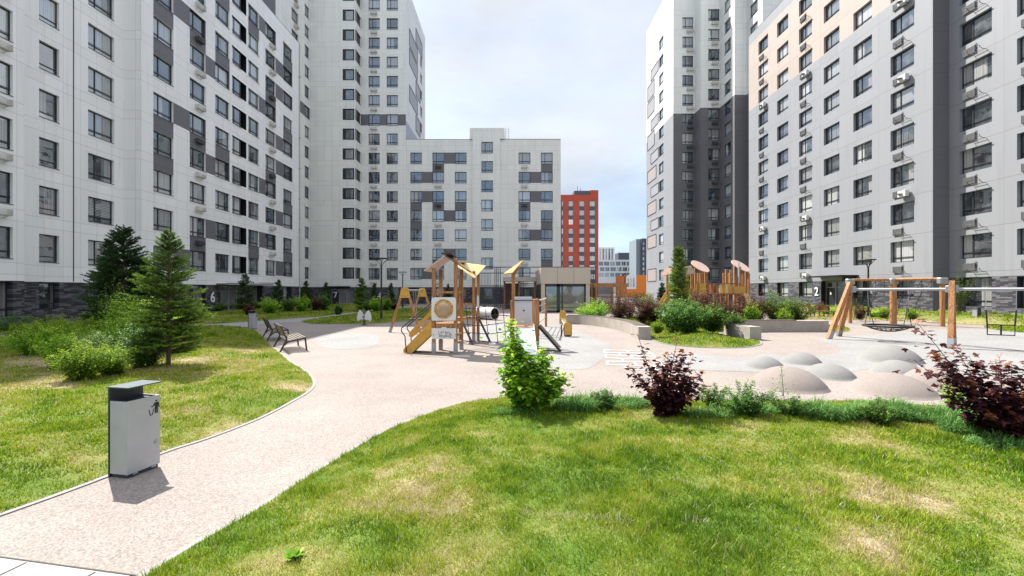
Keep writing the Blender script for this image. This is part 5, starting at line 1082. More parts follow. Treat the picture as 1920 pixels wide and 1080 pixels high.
def litter_bin(label, x, y, rz, z=0):
    t = thing('litter_bin', label, 'litter bin', (x, y, z), rz, 'litter bins'); W, D, H_ = .36, .24, .78
    b = MB()   # open-topped shell
    b.box((0, -D / 2 + .006, .04 + H_ / 2), (W, .012, H_)); b.box((-W / 2 + .006, 0.0, .04 + H_ / 2), (.012, D - .026, H_ - .004)); b.box((W / 2 - .006, 0.0, .04 + H_ / 2), (.012, D - .026, H_ - .004))
    b.build('body', SILV, t)
    b = MB(); b.box((0, D / 2 + .006, .48), (W, .02, .955)); b.build('back_plate', DARKG, t)
    b = MB(); b.box((0, .0, .965), (W + .02, D + .05, .012)); b.build('lid', mat('lid_grey', (.09, .11, .125), .35, .3), t)
    b = MB(); b.box((0, -.02, .79), (W - .03, D - .06, .02)); b.box((0, -D / 2 + .03, .805), (W - .03, .02, .02)); b.build('inner_rim', DARKG, t)
    b = MB(); b.box((0, 0, .02), (W - .03, D - .02, .04)); b.build('plinth', DARKG, t)
    b = MB(); b.box((W / 2 - .05, -D / 2 - .004, .30), (.03, .008, .03)); b.box((-W / 2 + .08, -D / 2 - .006, .035), (.05, .012, .02)); b.box((W / 2 - .08, -D / 2 - .006, .035), (.05, .012, .02)); b.build('latch', GALV, t)
    ic = MB(); ax = (Vector((1, 0, 0)), Vector((0, 0, 1)), Vector((0, -1, 0))); o = (.075, -D / 2 - .001, .62); S = .125
    P = lambda pts: ic.prism([(p[0] * S, p[1] * S) for p in pts], 0, .0015, ax, o)
    P([(.50 + .085 * math.cos(q * .524), 1.12 + .085 * math.sin(q * .524)) for q in range(12)])
    P([(.36, .98), (.66, .98), (.74, .92), (.80, .5), (.72, .48), (.65, .8), (.64, .0), (.53, .0), (.52, .52), (.49, .52), (.48, .0), (.37, .0), (.36, .78), (.16, .62), (.0, .64), (.0, .70), (.16, .72)])
    P([(-.2, .42), (-.14, .46), (.0, -.08), (-.06, -.12)]); P([(.26, .50), (.31, .46), (.16, -.06), (.1, -.04)]); P([(-.05, -.12), (.14, -.06), (.14, -.02), (-.05, -.07)])
    ic.build('pictogram', INK, t); return t
an = math.atan2(.977, .211)
litter_bin('large litter bin with a flat lid standing at the kerb beside the near path', (-4.085 - 4.01) / 2 - .115, (4.833 + 5.185) / 2 + .02, an)
litter_bin('small looking litter bin beside the two slatted loungers far up the left path', *G(474, 617), an + .15)
litter_bin('small looking litter bin on the thin path right of the swings', *G(1831, 606), R(200))

def lounger(label, cx, cy, ang, L_):
    t = thing('slatted_lounger', label, 'bench', (cx, cy, 0), ang, 'slatted loungers on the left')   # local x along its length, y towards the front
    D = .8
    for s in (-1, 1):
        x = s * (L_ / 2 - .06); f = MB(); f.bar((x, D / 2, 0), (x, D / 2 - .05, .45), .035, .05); f.build('leg', BRNM, t)
        f = MB(); f.bar((x, -D / 2, 0), (x, -D / 2 + .2, .42), .035, .05); f.bar((x, -D / 2 + .2, .42), (x, -D / 2 + .02, .86), .03, .045); f.build('leg', BRNM, t)
        f = MB(); f.bar((x, D / 2 - .05, .43), (x, -D / 2 + .2, .33), .03, .045); f.bar((x, -D / 2 + .24, .34), (x, -D / 2 + .13, .22), .03, .04); f.build('seat_frame', BRNM, t)
    st = MB()
    for k in range(7): u = k / 6; st.box((0, D / 2 - .06 - u * .52, .455 - u * .10), (L_, .062, .022))
    st.build('seat', WOODS, t); st = MB()
    for k in range(4): u = k / 3; st.bar((-L_ / 2, -D / 2 + .20 - u * .16, .50 + u * .32), (L_ / 2, -D / 2 + .20 - u * .16, .50 + u * .32), .022, .085)
    st.build('backrest', WOODS, t); return t
la = math.atan2(-.83, .56)
# local +y is the front
lounger('nearer of the two dark slatted loungers facing the playground on the left', -7.62, 15.6, la, 1.75)
lounger('farther of the two dark slatted loungers, behind the nearer one', -9.72, 18.7, la, 1.75)

def park_bench(label, x, y, rz):
    t = thing('park_bench', label, 'bench', (x, y, 0), rz, 'park benches by the right building')
    for s in (-.75, 0, .75):
        b = MB(); b.bar((s, -.2, 0), (s, -.2, .42), .05); b.bar((s, .2, 0), (s, .28, .85), .05); b.bar((s, -.22, .42), (s, .22, .42), .05); b.build('leg', DARKG, t)
    b = MB()
    for k in range(5): b.box((0, -.2 + k * .095, .46), (1.8, .08, .035))
    b.build('seat', REDW, t); b = MB()
    for k in range(4): b.box((0, .25 + k * .02, .55 + k * .09), (1.8, .03, .08))
    b.build('backrest', REDW, t)
park_bench('red brown slatted park bench directly left of the leaning swing leg', gx(1541, 34), 34, R(6)); park_bench('red brown park bench half hidden behind bushes below the number 2', gx(1508, 40), 40, R(10))

def lamp(label, x, y, z, h):
    t = thing('street_lamp', label, 'street lamp', (x, y, z), 0, 'street lamps with forked heads')
    b = MB(); b.tube([(0, 0, 0), (0, 0, h - .55)], .055, 10); b.tube([(0, 0, 0), (0, 0, .5)], .075, 10); b.build('pole', BLACKM, t)
    for a in range(4):
        ca, sa = math.cos(a * math.pi / 2 + .4), math.sin(a * math.pi / 2 + .4); b = MB(); b.tube([(0, 0, h - .6), (.12 * ca, .12 * sa, h - .35), (.42 * ca, .42 * sa, h - .04)], .02, 6); b.build('arm', BLACKM, t)
    b = MB(); b.lathe([(0, 0), (.44, 0), (.46, .02), (.44, .05), (0, .055)], 20, (0, 0, h - .05)); b.build('lamp_head', BLACKM, t)
lamp('nearest lamp post of the left lawn, beside the white spring rocker', gx(715, 30), 30, 0, 4.15); lamp('farther lamp post of the left lawn, above the left wooden swing', gx(755, 52), 52, 0, 4.15)
lamp('lamp post in front of the right grey wing behind the nest swing', gx(1628, 30.5), 30.5, .3, 3.8); lamp('lamp post beside the wooden pergola', gx(1172, 44), 44, 0, 3.7)

# bench walls of cast concrete with timber tops
def curved_wall(label, pts, w_, h_, tops):
    t = thing('concrete_bench_wall', label, 'bench wall', (pts[0][0], pts[0][1], 0), 0, 'curved concrete bench walls'); b = MB(); P = [Vector((*p, 0)) for p in pts]
    Q = []
    for i in range(len(P) - 1):
        p0, p1, p2, p3 = P[max(i - 1, 0)], P[i], P[i + 1], P[min(i + 2, len(P) - 1)]
        for s in range(6): u = s / 6; Q.append(.5 * ((2 * p1) + (p2 - p0) * u + (2 * p0 - 5 * p1 + 4 * p2 - p3) * u * u + (3 * p1 - p0 - 3 * p2 + p3) * u ** 3))
    Q.append(P[-1]); L_, R_ = [], []
    for i, q in enumerate(Q):
        d = (Q[min(i + 1, len(Q) - 1)] - Q[max(i - 1, 0)]).normalized(); nn = Vector((-d.y, d.x, 0)); L_.append(q + nn * w_ / 2); R_.append(q - nn * w_ / 2)
    Z = Vector((0, 0, h_)); n = len(Q)
    for i in range(n - 1): b.face([L_[i], L_[i] + Z, L_[i + 1] + Z, L_[i + 1]]); b.face([R_[i + 1], R_[i + 1] + Z, R_[i] + Z, R_[i]]); b.face([L_[i] + Z, R_[i] + Z, R_[i + 1] + Z, L_[i + 1] + Z])
    b.face([L_[0], R_[0], R_[0] + Z, L_[0] + Z]); b.face([L_[-1], L_[-1] + Z, R_[-1] + Z, R_[-1]]); b.build('wall', CONCW, t, world=True)
    s = MB(); i0, i1 = tops; zz = h_ + .03
    for lane in range(4):
        f0, f1 = .06 + lane * .235, .06 + lane * .235 + .19
        for i in range(i0, i1):
            a = lambda k, f: L_[k] * (1 - f) + R_[k] * f + Vector((0, 0, zz))
            s.face([a(i, f0), a(i, f1), a(i + 1, f1), a(i + 1, f0)]); dd = Vector((0, 0, -.028)); s.face([a(i, f1), a(i, f1) + dd, a(i + 1, f1) + dd, a(i + 1, f1)]); s.face([a(i, f0), a(i + 1, f0), a(i + 1, f0) + dd, a(i, f0) + dd])
    s.build('seat', WOODS, t, world=True)
curved_wall('curved concrete bench wall with a timber top left of the planting island', [(2.9, 27.6), (3.9, 27.3), (4.75, 26.2), (5.3, 24.8), (5.6, 23), (5.65, 21.2), (5.5, 19.7), (5.42, 18.6)], .5, .52, (3, 38))
curved_wall('curved concrete bench wall with a timber top right of the planting island', [(9.85, 18.4), (9.75, 19.6), (10.05, 21.0), (10.9, 21.9), (12.2, 22.25), (13.8, 22.3), (15.35, 22.3)], .5, .54, (4, 30))

# rubber domes on the playground
def dome(label, x, y, r, h, m):
    t = MB(); R_ = (r * r + h * h) / (2 * h); prof = []
    for k in range(11): a = k / 10 * math.asin(min(1, r / R_)); prof.append((max(R_ * math.sin(a), .0005), h - R_ * (1 - math.cos(a))))
    prof = [(q[0], q[1]) for q in prof][::-1]; prof = [(prof[0][0] * 1.06, -.01)] + prof; t.lathe(prof, 40); o = t.build('rubber_dome', m); o.location = (x, y, 0); tag(o, label, 'play dome', 'rubber play domes')
dm = paving_mat('grey_dome_rubber', ((.18, .177, .167), (.215, .21, .20)), speck=.2, scale=70); dpk = paving_mat('pink_dome_rubber', ((.205, .173, .153), (.24, .206, .184)), speck=.2, scale=70)
for x, y, r, h, m, lab in ((5.75, 9.5, .74, .42, dpk, 'large pink dome nearest the middle of the photo'), (7.37, 10.6, .56, .31, dm, 'grey dome right behind the large middle pink dome'), (6.6, 11.9, .48, .29, dm, 'leftmost small grey dome'), (8.0, 12.6, .52, .3, dm, 'small grey dome farthest back of the left group'), (7.5, 9.0, .74, .37, dpk, 'large pink dome in front of the long grass on the right'), (9.3, 11.0, .55, .32, dm, 'low grey dome just behind the right pink dome'), (10.8, 13.0, .76, .46, dm, 'broad grey dome farthest right behind the others'), (9.1, 9.8, .6, .36, dpk, 'pink dome partly behind the arching purple stems')): dome(lab, x, y, r, h, m)

# ------------------------------------------------------------------ play tower with yellow ramp
pt_ = thing('play_tower', 'wooden play tower with a round porthole panel, pitched roof and yellow ramp', 'play tower', (-2.1, 14.9, 0))
def post(t, x, y, z1, w_=.115, z0=0, m=None, shoe=True):
    b = MB(); b.box((x, y, (z0 + z1) / 2), (w_, w_, z1 - z0), bev=.012); o = b.build('post', m or WOOD, t, world=True)
    if shoe: b = MB(); b.box((x, y, .17), (w_ + .012, w_ + .012, .34)); s = b.build('post_shoe', GALV, o); s.parent = o; s.data.transform(Matrix.Translation(-t.location))
    return o
for x, y, h in ((-2.50, 14.55, 2.72), (-1.80, 14.55, 3.02), (-2.40, 15.35, 2.72), (-1.72, 15.5, 2.72)): post(pt_, x, y, h)
def quadplate(pts, th):  # thin board from four corner points
    a, b_, c, d = [Vector(p) for p in pts]; n = (b_ - a).cross(d - a).normalized() * th; m = MB(); m.faces([a, b_, c, d, a + n, b_ + n, c + n, d + n], [(3, 2, 1, 0), (4, 5, 6, 7), (0, 1, 5, 4), (1, 2, 6, 5), (2, 3, 7, 6), (3, 0, 4, 7)]); return m
quadplate([(-2.78, 14.4, 2.62), (-2.12, 14.35, 3.08), (-2.05, 15.7, 3.12), (-2.68, 15.65, 2.62)], .035).build('roof', mat('pale_pink_roof', (.50, .40, .36), .6, noise=(6, .08)), pt_, world=True)
quadplate([(-2.12, 14.35, 3.08), (-1.40, 14.55, 2.62), (-1.40, 15.75, 2.62), (-2.05, 15.7, 3.12)], .035).build('roof', mat('brown_roof_board', (.17, .09, .05), .6), pt_, world=True)
b = MB(); b.box((-2.07, 15.0, 3.17), (.34, 1.3, .05), .0); b.build('roof_ridge', BRNM, pt_, world=True)
b = MB(); b.box((-2.1, 15.0, .93), (.6, .85, .05)); b.box((-2.14, 14.56, .86), (.58, .06, .17)); b.box((-1.76, 15.05, .86), (.06, .75, .17)); b.box((-2.45, 15.0, .86), (.06, .6, .17)); b.build('deck', WOOD, pt_, world=True)
# porthole panel: square board with a round hole, a yellow ring and a clear dome
X0, X1, Z0, Z1, yp = -2.56, -1.78, 1.05, 1.79, 14.47; cx, cz, rr = -2.17, 1.42, .27; b = MB(); n = 32
ci = [(cx + rr * math.cos(2 * math.pi * k / n), cz + rr * math.sin(2 * math.pi * k / n)) for k in range(n)]
def sqp(a):
    c, s = math.cos(a), math.sin(a); q = min((X1 - cx) / abs(c) if abs(c) > 1e-6 else 9, (Z1 - cz) / abs(s) if abs(s) > 1e-6 else 9); return (cx + c * q, cz + s * q)
sq = [sqp(2 * math.pi * k / n) for k in range(n)]
for k in range(n):
    k2 = (k + 1) % n
    for yy, fl in ((yp - .012, 1), (yp + .012, -1)): b.face([(sq[k][0], yy, sq[k][1]), (sq[k2][0], yy, sq[k2][1]), (ci[k2][0], yy, ci[k2][1]), (ci[k][0], yy, ci[k][1])][::fl])
    b.face([(ci[k][0], yp - .012, ci[k][1]), (ci[k2][0], yp - .012, ci[k2][1]), (ci[k2][0], yp + .012, ci[k2][1]), (ci[k][0], yp + .012, ci[k][1])]); b.face([(sq[k][0], yp - .012, sq[k][1]), (sq[k][0], yp + .012, sq[k][1]), (sq[k2][0], yp + .012, sq[k2][1]), (sq[k2][0], yp - .012, sq[k2][1])])
pan = b.build('porthole_panel', BOARD, pt_, world=True)
b = MB(); 
for k in range(n):
    k2 = (k + 1) % n; o1, o2 = [(cx + 1.13 * (c[0] - cx), cz + 1.13 * (c[1] - cz)) for c in (ci[k], ci[k2])]; i1, i2 = [(cx + .9 * (c[0] - cx), cz + .9 * (c[1] - cz)) for c in (ci[k], ci[k2])]
    b.face([(o1[0], yp - .03, o1[1]), (o2[0], yp - .03, o2[1]), (i2[0], yp - .03, i2[1]), (i1[0], yp - .03, i1[1])]); b.face([(o1[0], yp - .012, o1[1]), (o2[0], yp - .012, o2[1]), (o2[0], yp - .03, o2[1]), (o1[0], yp - .03, o1[1])])
for k in range(8): a = k * math.pi / 4 + .3; b.box((cx + .285 * math.cos(a), yp - .034, cz + .285 * math.sin(a)), (.025, .012, .025), m=1)
r_ = b.build('porthole_ring', [YEL, INK], pt_, world=True)
b = MB(); b.sphere((cx, yp - .02, cz), .25, 24, 14, sq=(1, .45, 1)); gm = bpy.data.materials.new('bubble_window'); gm.use_nodes = True; gb = gm.node_tree.nodes['Principled BSDF']; gb.inputs['Base Color'].default_value = (.62, .48, .30, 1); gb.inputs['Roughness'].default_value = .06; gb.inputs['Transmission Weight'].default_value = .55; gb.inputs['IOR'].default_value = 1.25
b.build('bubble_window', gm, pt_, world=True)
b = MB(); b.box((-2.165, 14.475, .635), (.78, .022, .34)); b.box((-2.165, 14.47, .81), (.13, .02, .06)); b.build('lower_panel', BOARD, pt_, world=True)
gr = MB(); random.seed(3)      # black spray tag: two rows of interlocked letter strokes
def st(pts, w_=.011):
    for a, c in zip(pts, pts[1:]): gr.bar((-2.36 + a[0], 14.462, .52 + a[1]), (-2.36 + c[0], 14.462, .52 + c[1]), w_, .003, up=(0, 1, 0))
for q in range(6):
    ox = .03 + q * .065; oz = .10 - .012 * max(0, q - 3) * 1.5
    st([[(ox, oz), (ox, oz + .085)], [(ox, oz + .085), (ox + .03, oz + .03), (ox + .055, oz + .09)], [(ox, oz + .045), (ox + .045, oz + .05)], [(ox + .02, oz), (ox + .03, oz + .09), (ox + .055, oz)], [(ox, oz + .09), (ox + .055, oz + .085)], [(ox, oz + .08), (ox + .06, oz + .01)]][q]); st([[(ox, oz), (ox + .05, oz)], [(ox + .01, oz), (ox + .01, oz + .085)], [(ox, oz + .09), (ox + .05, oz + .09)], [(ox + .02, oz + .04), (ox + .05, oz + .04)], [(ox + .028, oz), (ox + .028, oz + .09)], [(ox + .02, oz + .085), (ox + .1, oz - .02)]][q])
for q in range(7):
    ox = .05 + q * .058; oz = .0; st([[(ox, oz), (ox + .01, oz + .08), (ox + .045, oz + .06), (ox + .01, oz + .035), (ox + .05, oz)], [(ox + .045, oz + .07), (ox, oz + .06), (ox + .04, oz + .03), (ox, oz)], [(ox, oz + .075), (ox, oz), (ox + .045, oz + .005), (ox + .045, oz + .07)], [(ox, oz), (ox + .02, oz + .08), (ox + .045, oz)], [(ox, oz + .08), (ox + .01, oz), (ox + .045, oz + .07)], [(ox, oz), (ox + .03, oz + .07), (ox + .05, oz)], [(ox, oz + .05), (ox, oz), (ox + .06, oz)]][q])
gr.build('spray_tag', INK, pt_, world=True)
# ramp with two board cheeks and a bent handrail
def cheek(y, hi):
    b = MB(); poly = [(-3.42, .02), (-3.30, .0), (-3.02, .0), (-2.56, .56), (-2.56, .98), (-3.47, .16)] if not hi else [(-3.45, .48), (-3.37, .42), (-3.2, .54), (-2.56, 1.05), (-2.56, 1.16), (-3.1, .70), (-3.14, .76), (-2.56, 1.30), (-2.56, 1.50), (-3.44, .60)]
    if not hi: poly = [(-3.45, .02), (-3.2, .0), (-2.56, .60), (-2.56, 1.04), (-3.47, .12)]
    b.prism(poly, y - .012, y + .012, (Vector((1, 0, 0)), Vector((0, 0, 1)), Vector((0, -1, 0))), (0, 0, 0)); return b
cheek(-14.5, 0).build('ramp_cheek', YEL, pt_, world=True); cheek(-15.2, 0).build('ramp_cheek', YEL, pt_, world=True); cheek(-15.24, 1).build('ramp_side_board', YEL, pt_, world=True)
quadplate([(-3.40, 14.52, .06), (-3.40, 15.19, .06), (-2.56, 15.19, .9), (-2.56, 14.52, .9)], .03).build('ramp', wood_mat('ramp_board', (.14, .085, .04), (.22, .14, .07), 1), pt_, world=True)
for y in (14.46, 15.27):
    b = MB(); b.tube([(-3.36, y, .04), (-3.40, y, .55), (-3.52, y, .72), (-3.50, y, .82), (-2.56, y, 1.62)], .018, 8); b.build('handrail', BLACKM, pt_, world=True)
for zz in (.3, .55): b = MB(); b.bar((-1.80, 14.6, zz), (-1.72, 15.45, zz), .05); b.build('rung', WOOD, pt_, world=True)
b = MB(); b.bar((-2.45, 14.58, 1.95), (-1.85, 14.58, 1.95), .07); b.bar((-1.80, 14.62, 1.95), (-1.72, 15.42, 1.95), .07); b.build('top_rail', WOOD, pt_, world=True)
for x, z in ((-2.50, 1.02), (-1.80, 1.02), (-2.50, .60), (-1.80, .60), (-2.50, 1.78), (-1.80, 1.78)): b = MB(); b.box((x + .01, 14.454, z), (.022, .012, .022)); b.build('bolt', INK, pt_, world=True)
# second tower behind with a pale yellow roof
p2 = thing('play_tower', 'second wooden play tower with a pale yellow tilted roof behind the porthole tower', 'play tower', (-1.75, 17.9, 0))
for x, y, h in ((-1.46, 17.4, 2.75), (-1.36, 18.3, 2.75), (-2.15, 17.5, 2.7), (-2.1, 18.4, 2.7)): post(p2, x, y, h)
quadplate([(-2.25, 17.25, 3.0), (-1.42, 17.1, 2.45), (-1.08, 18.6, 3.0), (-2.1, 18.7, 3.12)], .035).build('roof', YELP, p2, world=True)
b = MB(); b.box((-1.95, 17.8, 3.1), (.3, .6, .05)); b.build('roof_ridge', mat('ochre_board', (.42, .30, .06), .5), p2, world=True)
b = MB(); b.box((-1.78, 17.9, .93), (.75, .9, .06)); b.build('deck', WOOD, p2, world=True); b = MB(); b.box((-1.78, 17.42, 1.5), (.6, .05, .06)); b.build('rail', WOOD, p2, world=True)
b = MB(); b.box((-1.34, 17.85, 1.55), (.03, .75, .5)); b.build('side_panel', BOARD, p2, world=True)
b = MB(); b.bar((-1.95, 17.35, .95), (-1.45, 16.75, .03), .06); b.bar((-1.3, 17.9, .9), (-.85, 17.6, .03), .06); b.build('brace', DARKG, p2, world=True)
# rope net between towers
nt_ = thing('climbing_net', 'black rope net strung between the porthole tower and the steel slide', 'climbing net', (-.9, 16.5, 0)); b = MB()
A, B_ = Vector((-1.72, 15.6, 0)), Vector((.02, 16.3, 0))
def npnt(u, z): p = A.lerp(B_, u); return (p.x, p.y, z)
hs_ = [.22, .52, .82, 1.10, 1.40]
for j, h in enumerate(hs_): b.tube([npnt(u, h + (.12 * (u - .3) ** 2 * 3 if j == 4 else 0) + .035 * math.sin(u * 7 + j)) for u in np.linspace(0, 1, 14)], .013, 5)
for u in (.15, .33, .52, .70, .87): b.tube([npnt(u - .015 * k, .2 + k * .26) for k in range(6)][:], .013, 5)
b.build('rope_mesh', ROPE, nt_, world=True)
b = MB(); 
for j, h in enumerate(hs_):
    for u in (.15, .33, .52, .70, .87): b.sphere(npnt(u, h), .022, 6, 4)
o = b.build('rope_knots', ROPE, nt_, world=True); o['kind'] = 'stuff'

# slide unit
su = thing('slide_unit', 'play platform with a steel slide, grey panel and slanting plank roof behind the lime shrub', 'slide', (.4, 15.6, 0))
post(su, .78, 15.05, 1.72, .14); post(su, .05, 16.35, 2.86, .13); post(su, -.02, 15.6, 1.66, .09); post(su, .9, 16.2, 1.72, .12)
b = MB(); b.box((.4, 15.75, .77), (.9, 1.1, .06)); b.build('deck', WOOD, su, world=True)
b = MB(); b.box((.40, 16.15, 1.30), (.62, .03, .98)); b.build('back_panel', mat('grey_hpl_board', (.50, .53, .57), .45), su, world=True); b = MB(); b.box((.40, 16.12, 1.66), (.66, .04, .03)); b.build('panel_trim', DARKG, su, world=True); b = MB(); b.lathe([(0, 0), (.03, 0), (.03, .01)], 10); o = b.build('panel_bolt', DARKG, su); o.rotation_euler.x = R(90); o.location = (.02, .52, 1.3)
b = MB(); Xs = (.10, .72); prof = [(15.25, .80), (14.95, .76), (14.3, .48), (13.7, .24), (13.35, .17), (13.1, .16)]
for (ya, za), (yb, zb) in zip(prof, prof[1:]): b.face([(Xs[0], ya, za), (Xs[1], ya, za), (Xs[1], yb, zb), (Xs[0], yb, zb)][::-1]); b.face([(Xs[0], ya, za - .02), (Xs[0], yb, zb - .02), (Xs[1], yb, zb - .02), (Xs[1], ya, za - .02)][::-1])
b.build('slide_chute', STEEL, su, world=True)
for x in Xs:
    b = MB()
    for (ya, za), (yb, zb) in zip(prof, prof[1:]): b.prism([(ya, za - .05), (yb, zb - .05), (yb, zb + .13), (ya, za + .13)], x - .014, x + .014, (Vector((0, 1, 0)), Vector((0, 0, 1)), Vector((1, 0, 0))))
    b.build('slide_cheek', mat('slide_side', (.42, .42, .42), .4, .4), su, world=True)
quadplate([(-.30, 16.0, 2.56), (.02, 15.95, 2.60), (.42, 16.35, 3.08), (.30, 16.75, 2.98)], .04).build('roof', YEL, su, world=True)
quadplate([(.02, 15.95, 2.62), (.46, 16.1, 2.72), (.42, 16.35, 3.08)] + [(.42, 16.35, 3.08)], .03) 
b = MB(); b.bar((.05, 15.6, 1.62), (-.02, 16.35, 1.6), .05); b.bar((.03, 16.3, 2.5), (.25, 16.4, 2.84), .06); b.build('rail', WOOD, su, world=True)
for dy in (0, .5):
    b = MB(); b.bar((.88, 15.05 + dy, .82), (1.58, 14.78 + dy, .03), .05, .07); b.build('ramp_stringer', BRNM, su, world=True)
b = MB(); b.bar((.90, 15.30, .84), (1.56, 15.04, .10), .46, .025); b.build('ramp_board', mat('ramp_dark', (.11, .085, .07), .7), su, world=True)
# rope-capped balance posts
bp_ = thing('balance_posts', 'short wooden posts joined by rolled rope grips behind the steel slide', 'play posts', (1.3, 20, 0))
for x, y in ((1.05, 19.2), (1.15, 20.1), (1.88, 25.2), (1.0, 21.2)): post(bp_, x, y, 1.62, .12, shoe=False)
for (x0, y0), (x1, y1) in (((1.05, 19.2), (1.15, 20.1)), ((1.15, 20.1), (1.88, 25.2))): b = MB(); b.tube([(x0, y0, 1.58), ((x0 + x1) / 2, (y0 + y1) / 2, 1.55), (x1, y1, 1.58)], .035, 8); b.build('rope_grip', mat('pale_rope', (.5, .48, .44), .8), bp_, world=True)
for zz in (.55, .95, 1.3): b = MB(); b.tube([(1.15, 20.1, zz), (1.88, 25.2, zz)], .02, 6); b.build('rung', GALV, bp_, world=True)

# crawl tunnel
tn = thing('crawl_tunnel', 'pale crawl tunnel lying on the playground behind the rope net', 'play tunnel', (-1.16, 31, 0), R(47))
b = MB(); n = 28; L_ = 1.7
for ro, ri in ((.44, .38),):
    for k in range(n):
        a, c = 2 * math.pi * k / n, 2 * math.pi * (k + 1) / n; f = lambda r, q, y: (r * math.cos(q), y, .43 + r * math.sin(q))
        b.face([f(ro, a, 0), f(ro, a, L_), f(ro, c, L_), f(ro, c, 0)], 0, None, True); b.face([f(ri, a, 0), f(ri, c, 0), f(ri, c, L_), f(ri, a, L_)], 1, None, True); b.face([f(ro, a, 0), f(ro, c, 0), f(ri, c, 0), f(ri, a, 0)]); b.face([f(ro, a, L_), f(ri, a, L_), f(ri, c, L_), f(ro, c, L_)])
b.build('tube', [mat('tunnel_white', (.52, .51, .5), .6), mat('tunnel_inside', (.05, .03, .025), .7)], tn); b = MB(); b.face([(.38 * math.cos(2 * math.pi * k / n), L_ - .02, .43 + .38 * math.sin(2 * math.pi * k / n)) for k in range(n)]); b.build('end_net', mat('tunnel_inside', (.05, .03, .025), .7), tn)

# yellow rocker
yr = thing('spring_rocker', 'yellow rider spring rocker with rounded front and back boards beside the left bench wall', 'spring rocker', (2.42, 19.9, 0), 0)
def rb(w_, h_, n=10): return [(-w_ / 2, 0), (w_ / 2, 0)] + [(w_ / 2 * math.cos(math.pi * k / n), h_ - w_ / 2 + w_ / 2 * math.sin(math.pi * k / n)) for k in range(n + 1)]
AX = (Vector((1, 0, 0)), Vector((0, 0, 1)), Vector((0, -1, 0)))
b = MB(); b.prism(rb(.30, .56), 0, .03, AX, (0, -.2, .08)); b.build('front_board', YEL, yr); b = MB(); b.prism(rb(.35, .6), 0, .028, AX, (0, -.165, .05)); b.build('front_trim', BLACKM, yr)
b = MB(); b.prism(rb(.30, .42), 0, .03, AX, (-.16, .35, .72)); b.build('back_board', YEL, yr); b = MB(); b.bar((-.05, -.15, .42), (-.15, .35, .78), .2, .04); b.build('seat', YELP, yr); b = MB(); b.tube([(-.28, 0, .5), (.02, 0, .52)], .016, 6); b.tube([(-.26, 0, .0), (-.26, 0, .5)], .03, 6); b.build('handle', BLACKM, yr)
b = MB(); b.tube([(.09 * math.cos(k * .9) - .05, .09 * math.sin(k * .9), .02 + k * .012) for k in range(30)], .014, 5); b.box((0, -.12, .12), (.26, .1, .2)); b.build('spring', BLACKM, yr)
# white butterfly rocker
wr = thing('spring_rocker', 'white winged spring rocker at the edge of the left lawn', 'spring rocker', (gx(683, 26.4), 26.4, 0), 0)
for s in (-1, 1):
    b = MB(); b.prism([(.04 * s, .30), (.10 * s, .22), (.25 * s, .24), (.40 * s, .14), (.46 * s, .30), (.40 * s, .62), (.30 * s, .80), (.20 * s, .74), (.06 * s, .52)][::s], 0, .03, AX, (0, -.1 * s, .08)); b.build('wing', BOARD, wr)
b = MB(); b.tube([(.08 * math.cos(k * .9), .08 * math.sin(k * .9), .02 + k * .012) for k in range(26)], .016, 5); b.lathe([(.16, 0), (.16, .03), (0, .03)], 12); b.build('spring', BLACKM, wr); b = MB(); b.box((0, 0, .48), (.14, .34, .05)); b.tube([(0, -.02, .45), (0, -.02, .82)], .015, 6); b.tube([(-.14, -.02, .78), (.14, -.02, .78)], .014, 6); b.build('seat', BLACKM, wr)

# ------------------------------------------------------------------ left swing
ls = thing('swing_frame', 'wooden A frame swing with yellow head plates behind the porthole tower', 'swing', (-5.1, 23.9, 0))
for y, dx_ in ((21.8, 0), (26.0, .0)):
    ax = -5.12
    for s in (-1, 1): b = MB(); b.bar((ax + s * .72, y, .02), (ax + s * .13, y, 1.95), .11, .11); o = b.build('leg', WOOD, ls, world=True); b = MB(); b.bar((ax + s * .73, y, .0), (ax + s * .66, y, .22), .12, .12); q = b.build('leg_shoe', GALV, o); q.data.transform(Matrix.Translation(-ls.location))
    b = MB(); b.prism([(-.26, 1.66), (.26, 1.66), (.17, 2.10), (.10, 2.16), (-.10, 2.16), (-.17, 2.10)], -.02, .02, AX, (ax, y - .08, 0)); b.build('head_plate', YEL, ls, world=True)
    for q in ((-.13, 1.78), (.13, 1.78), (-.09, 2.06), (.09, 2.06)): b = MB(); b.box((ax + q[0], y - .105, q[1]), (.025, .01, .025)); b.build('bolt', INK, ls, world=True)
b = MB(); b.tube([(-5.12, 21.8, 2.02), (-5.12, 26.0, 2.02)], .045, 10); b.build('crossbeam', GALV, ls, world=True)
b = MB()
for s in (-.25, .25): b.tube([(-5.12, 23.9 + s, 2.0), (-5.05, 23.9 + s, .55)], .012, 5)
b.build('chain', GALV, ls, world=True); b = MB(); b.box((-5.05, 23.9, .52), (.62, .7, .05), bev=.015); b.build('seat', BLACKM, ls, world=True)

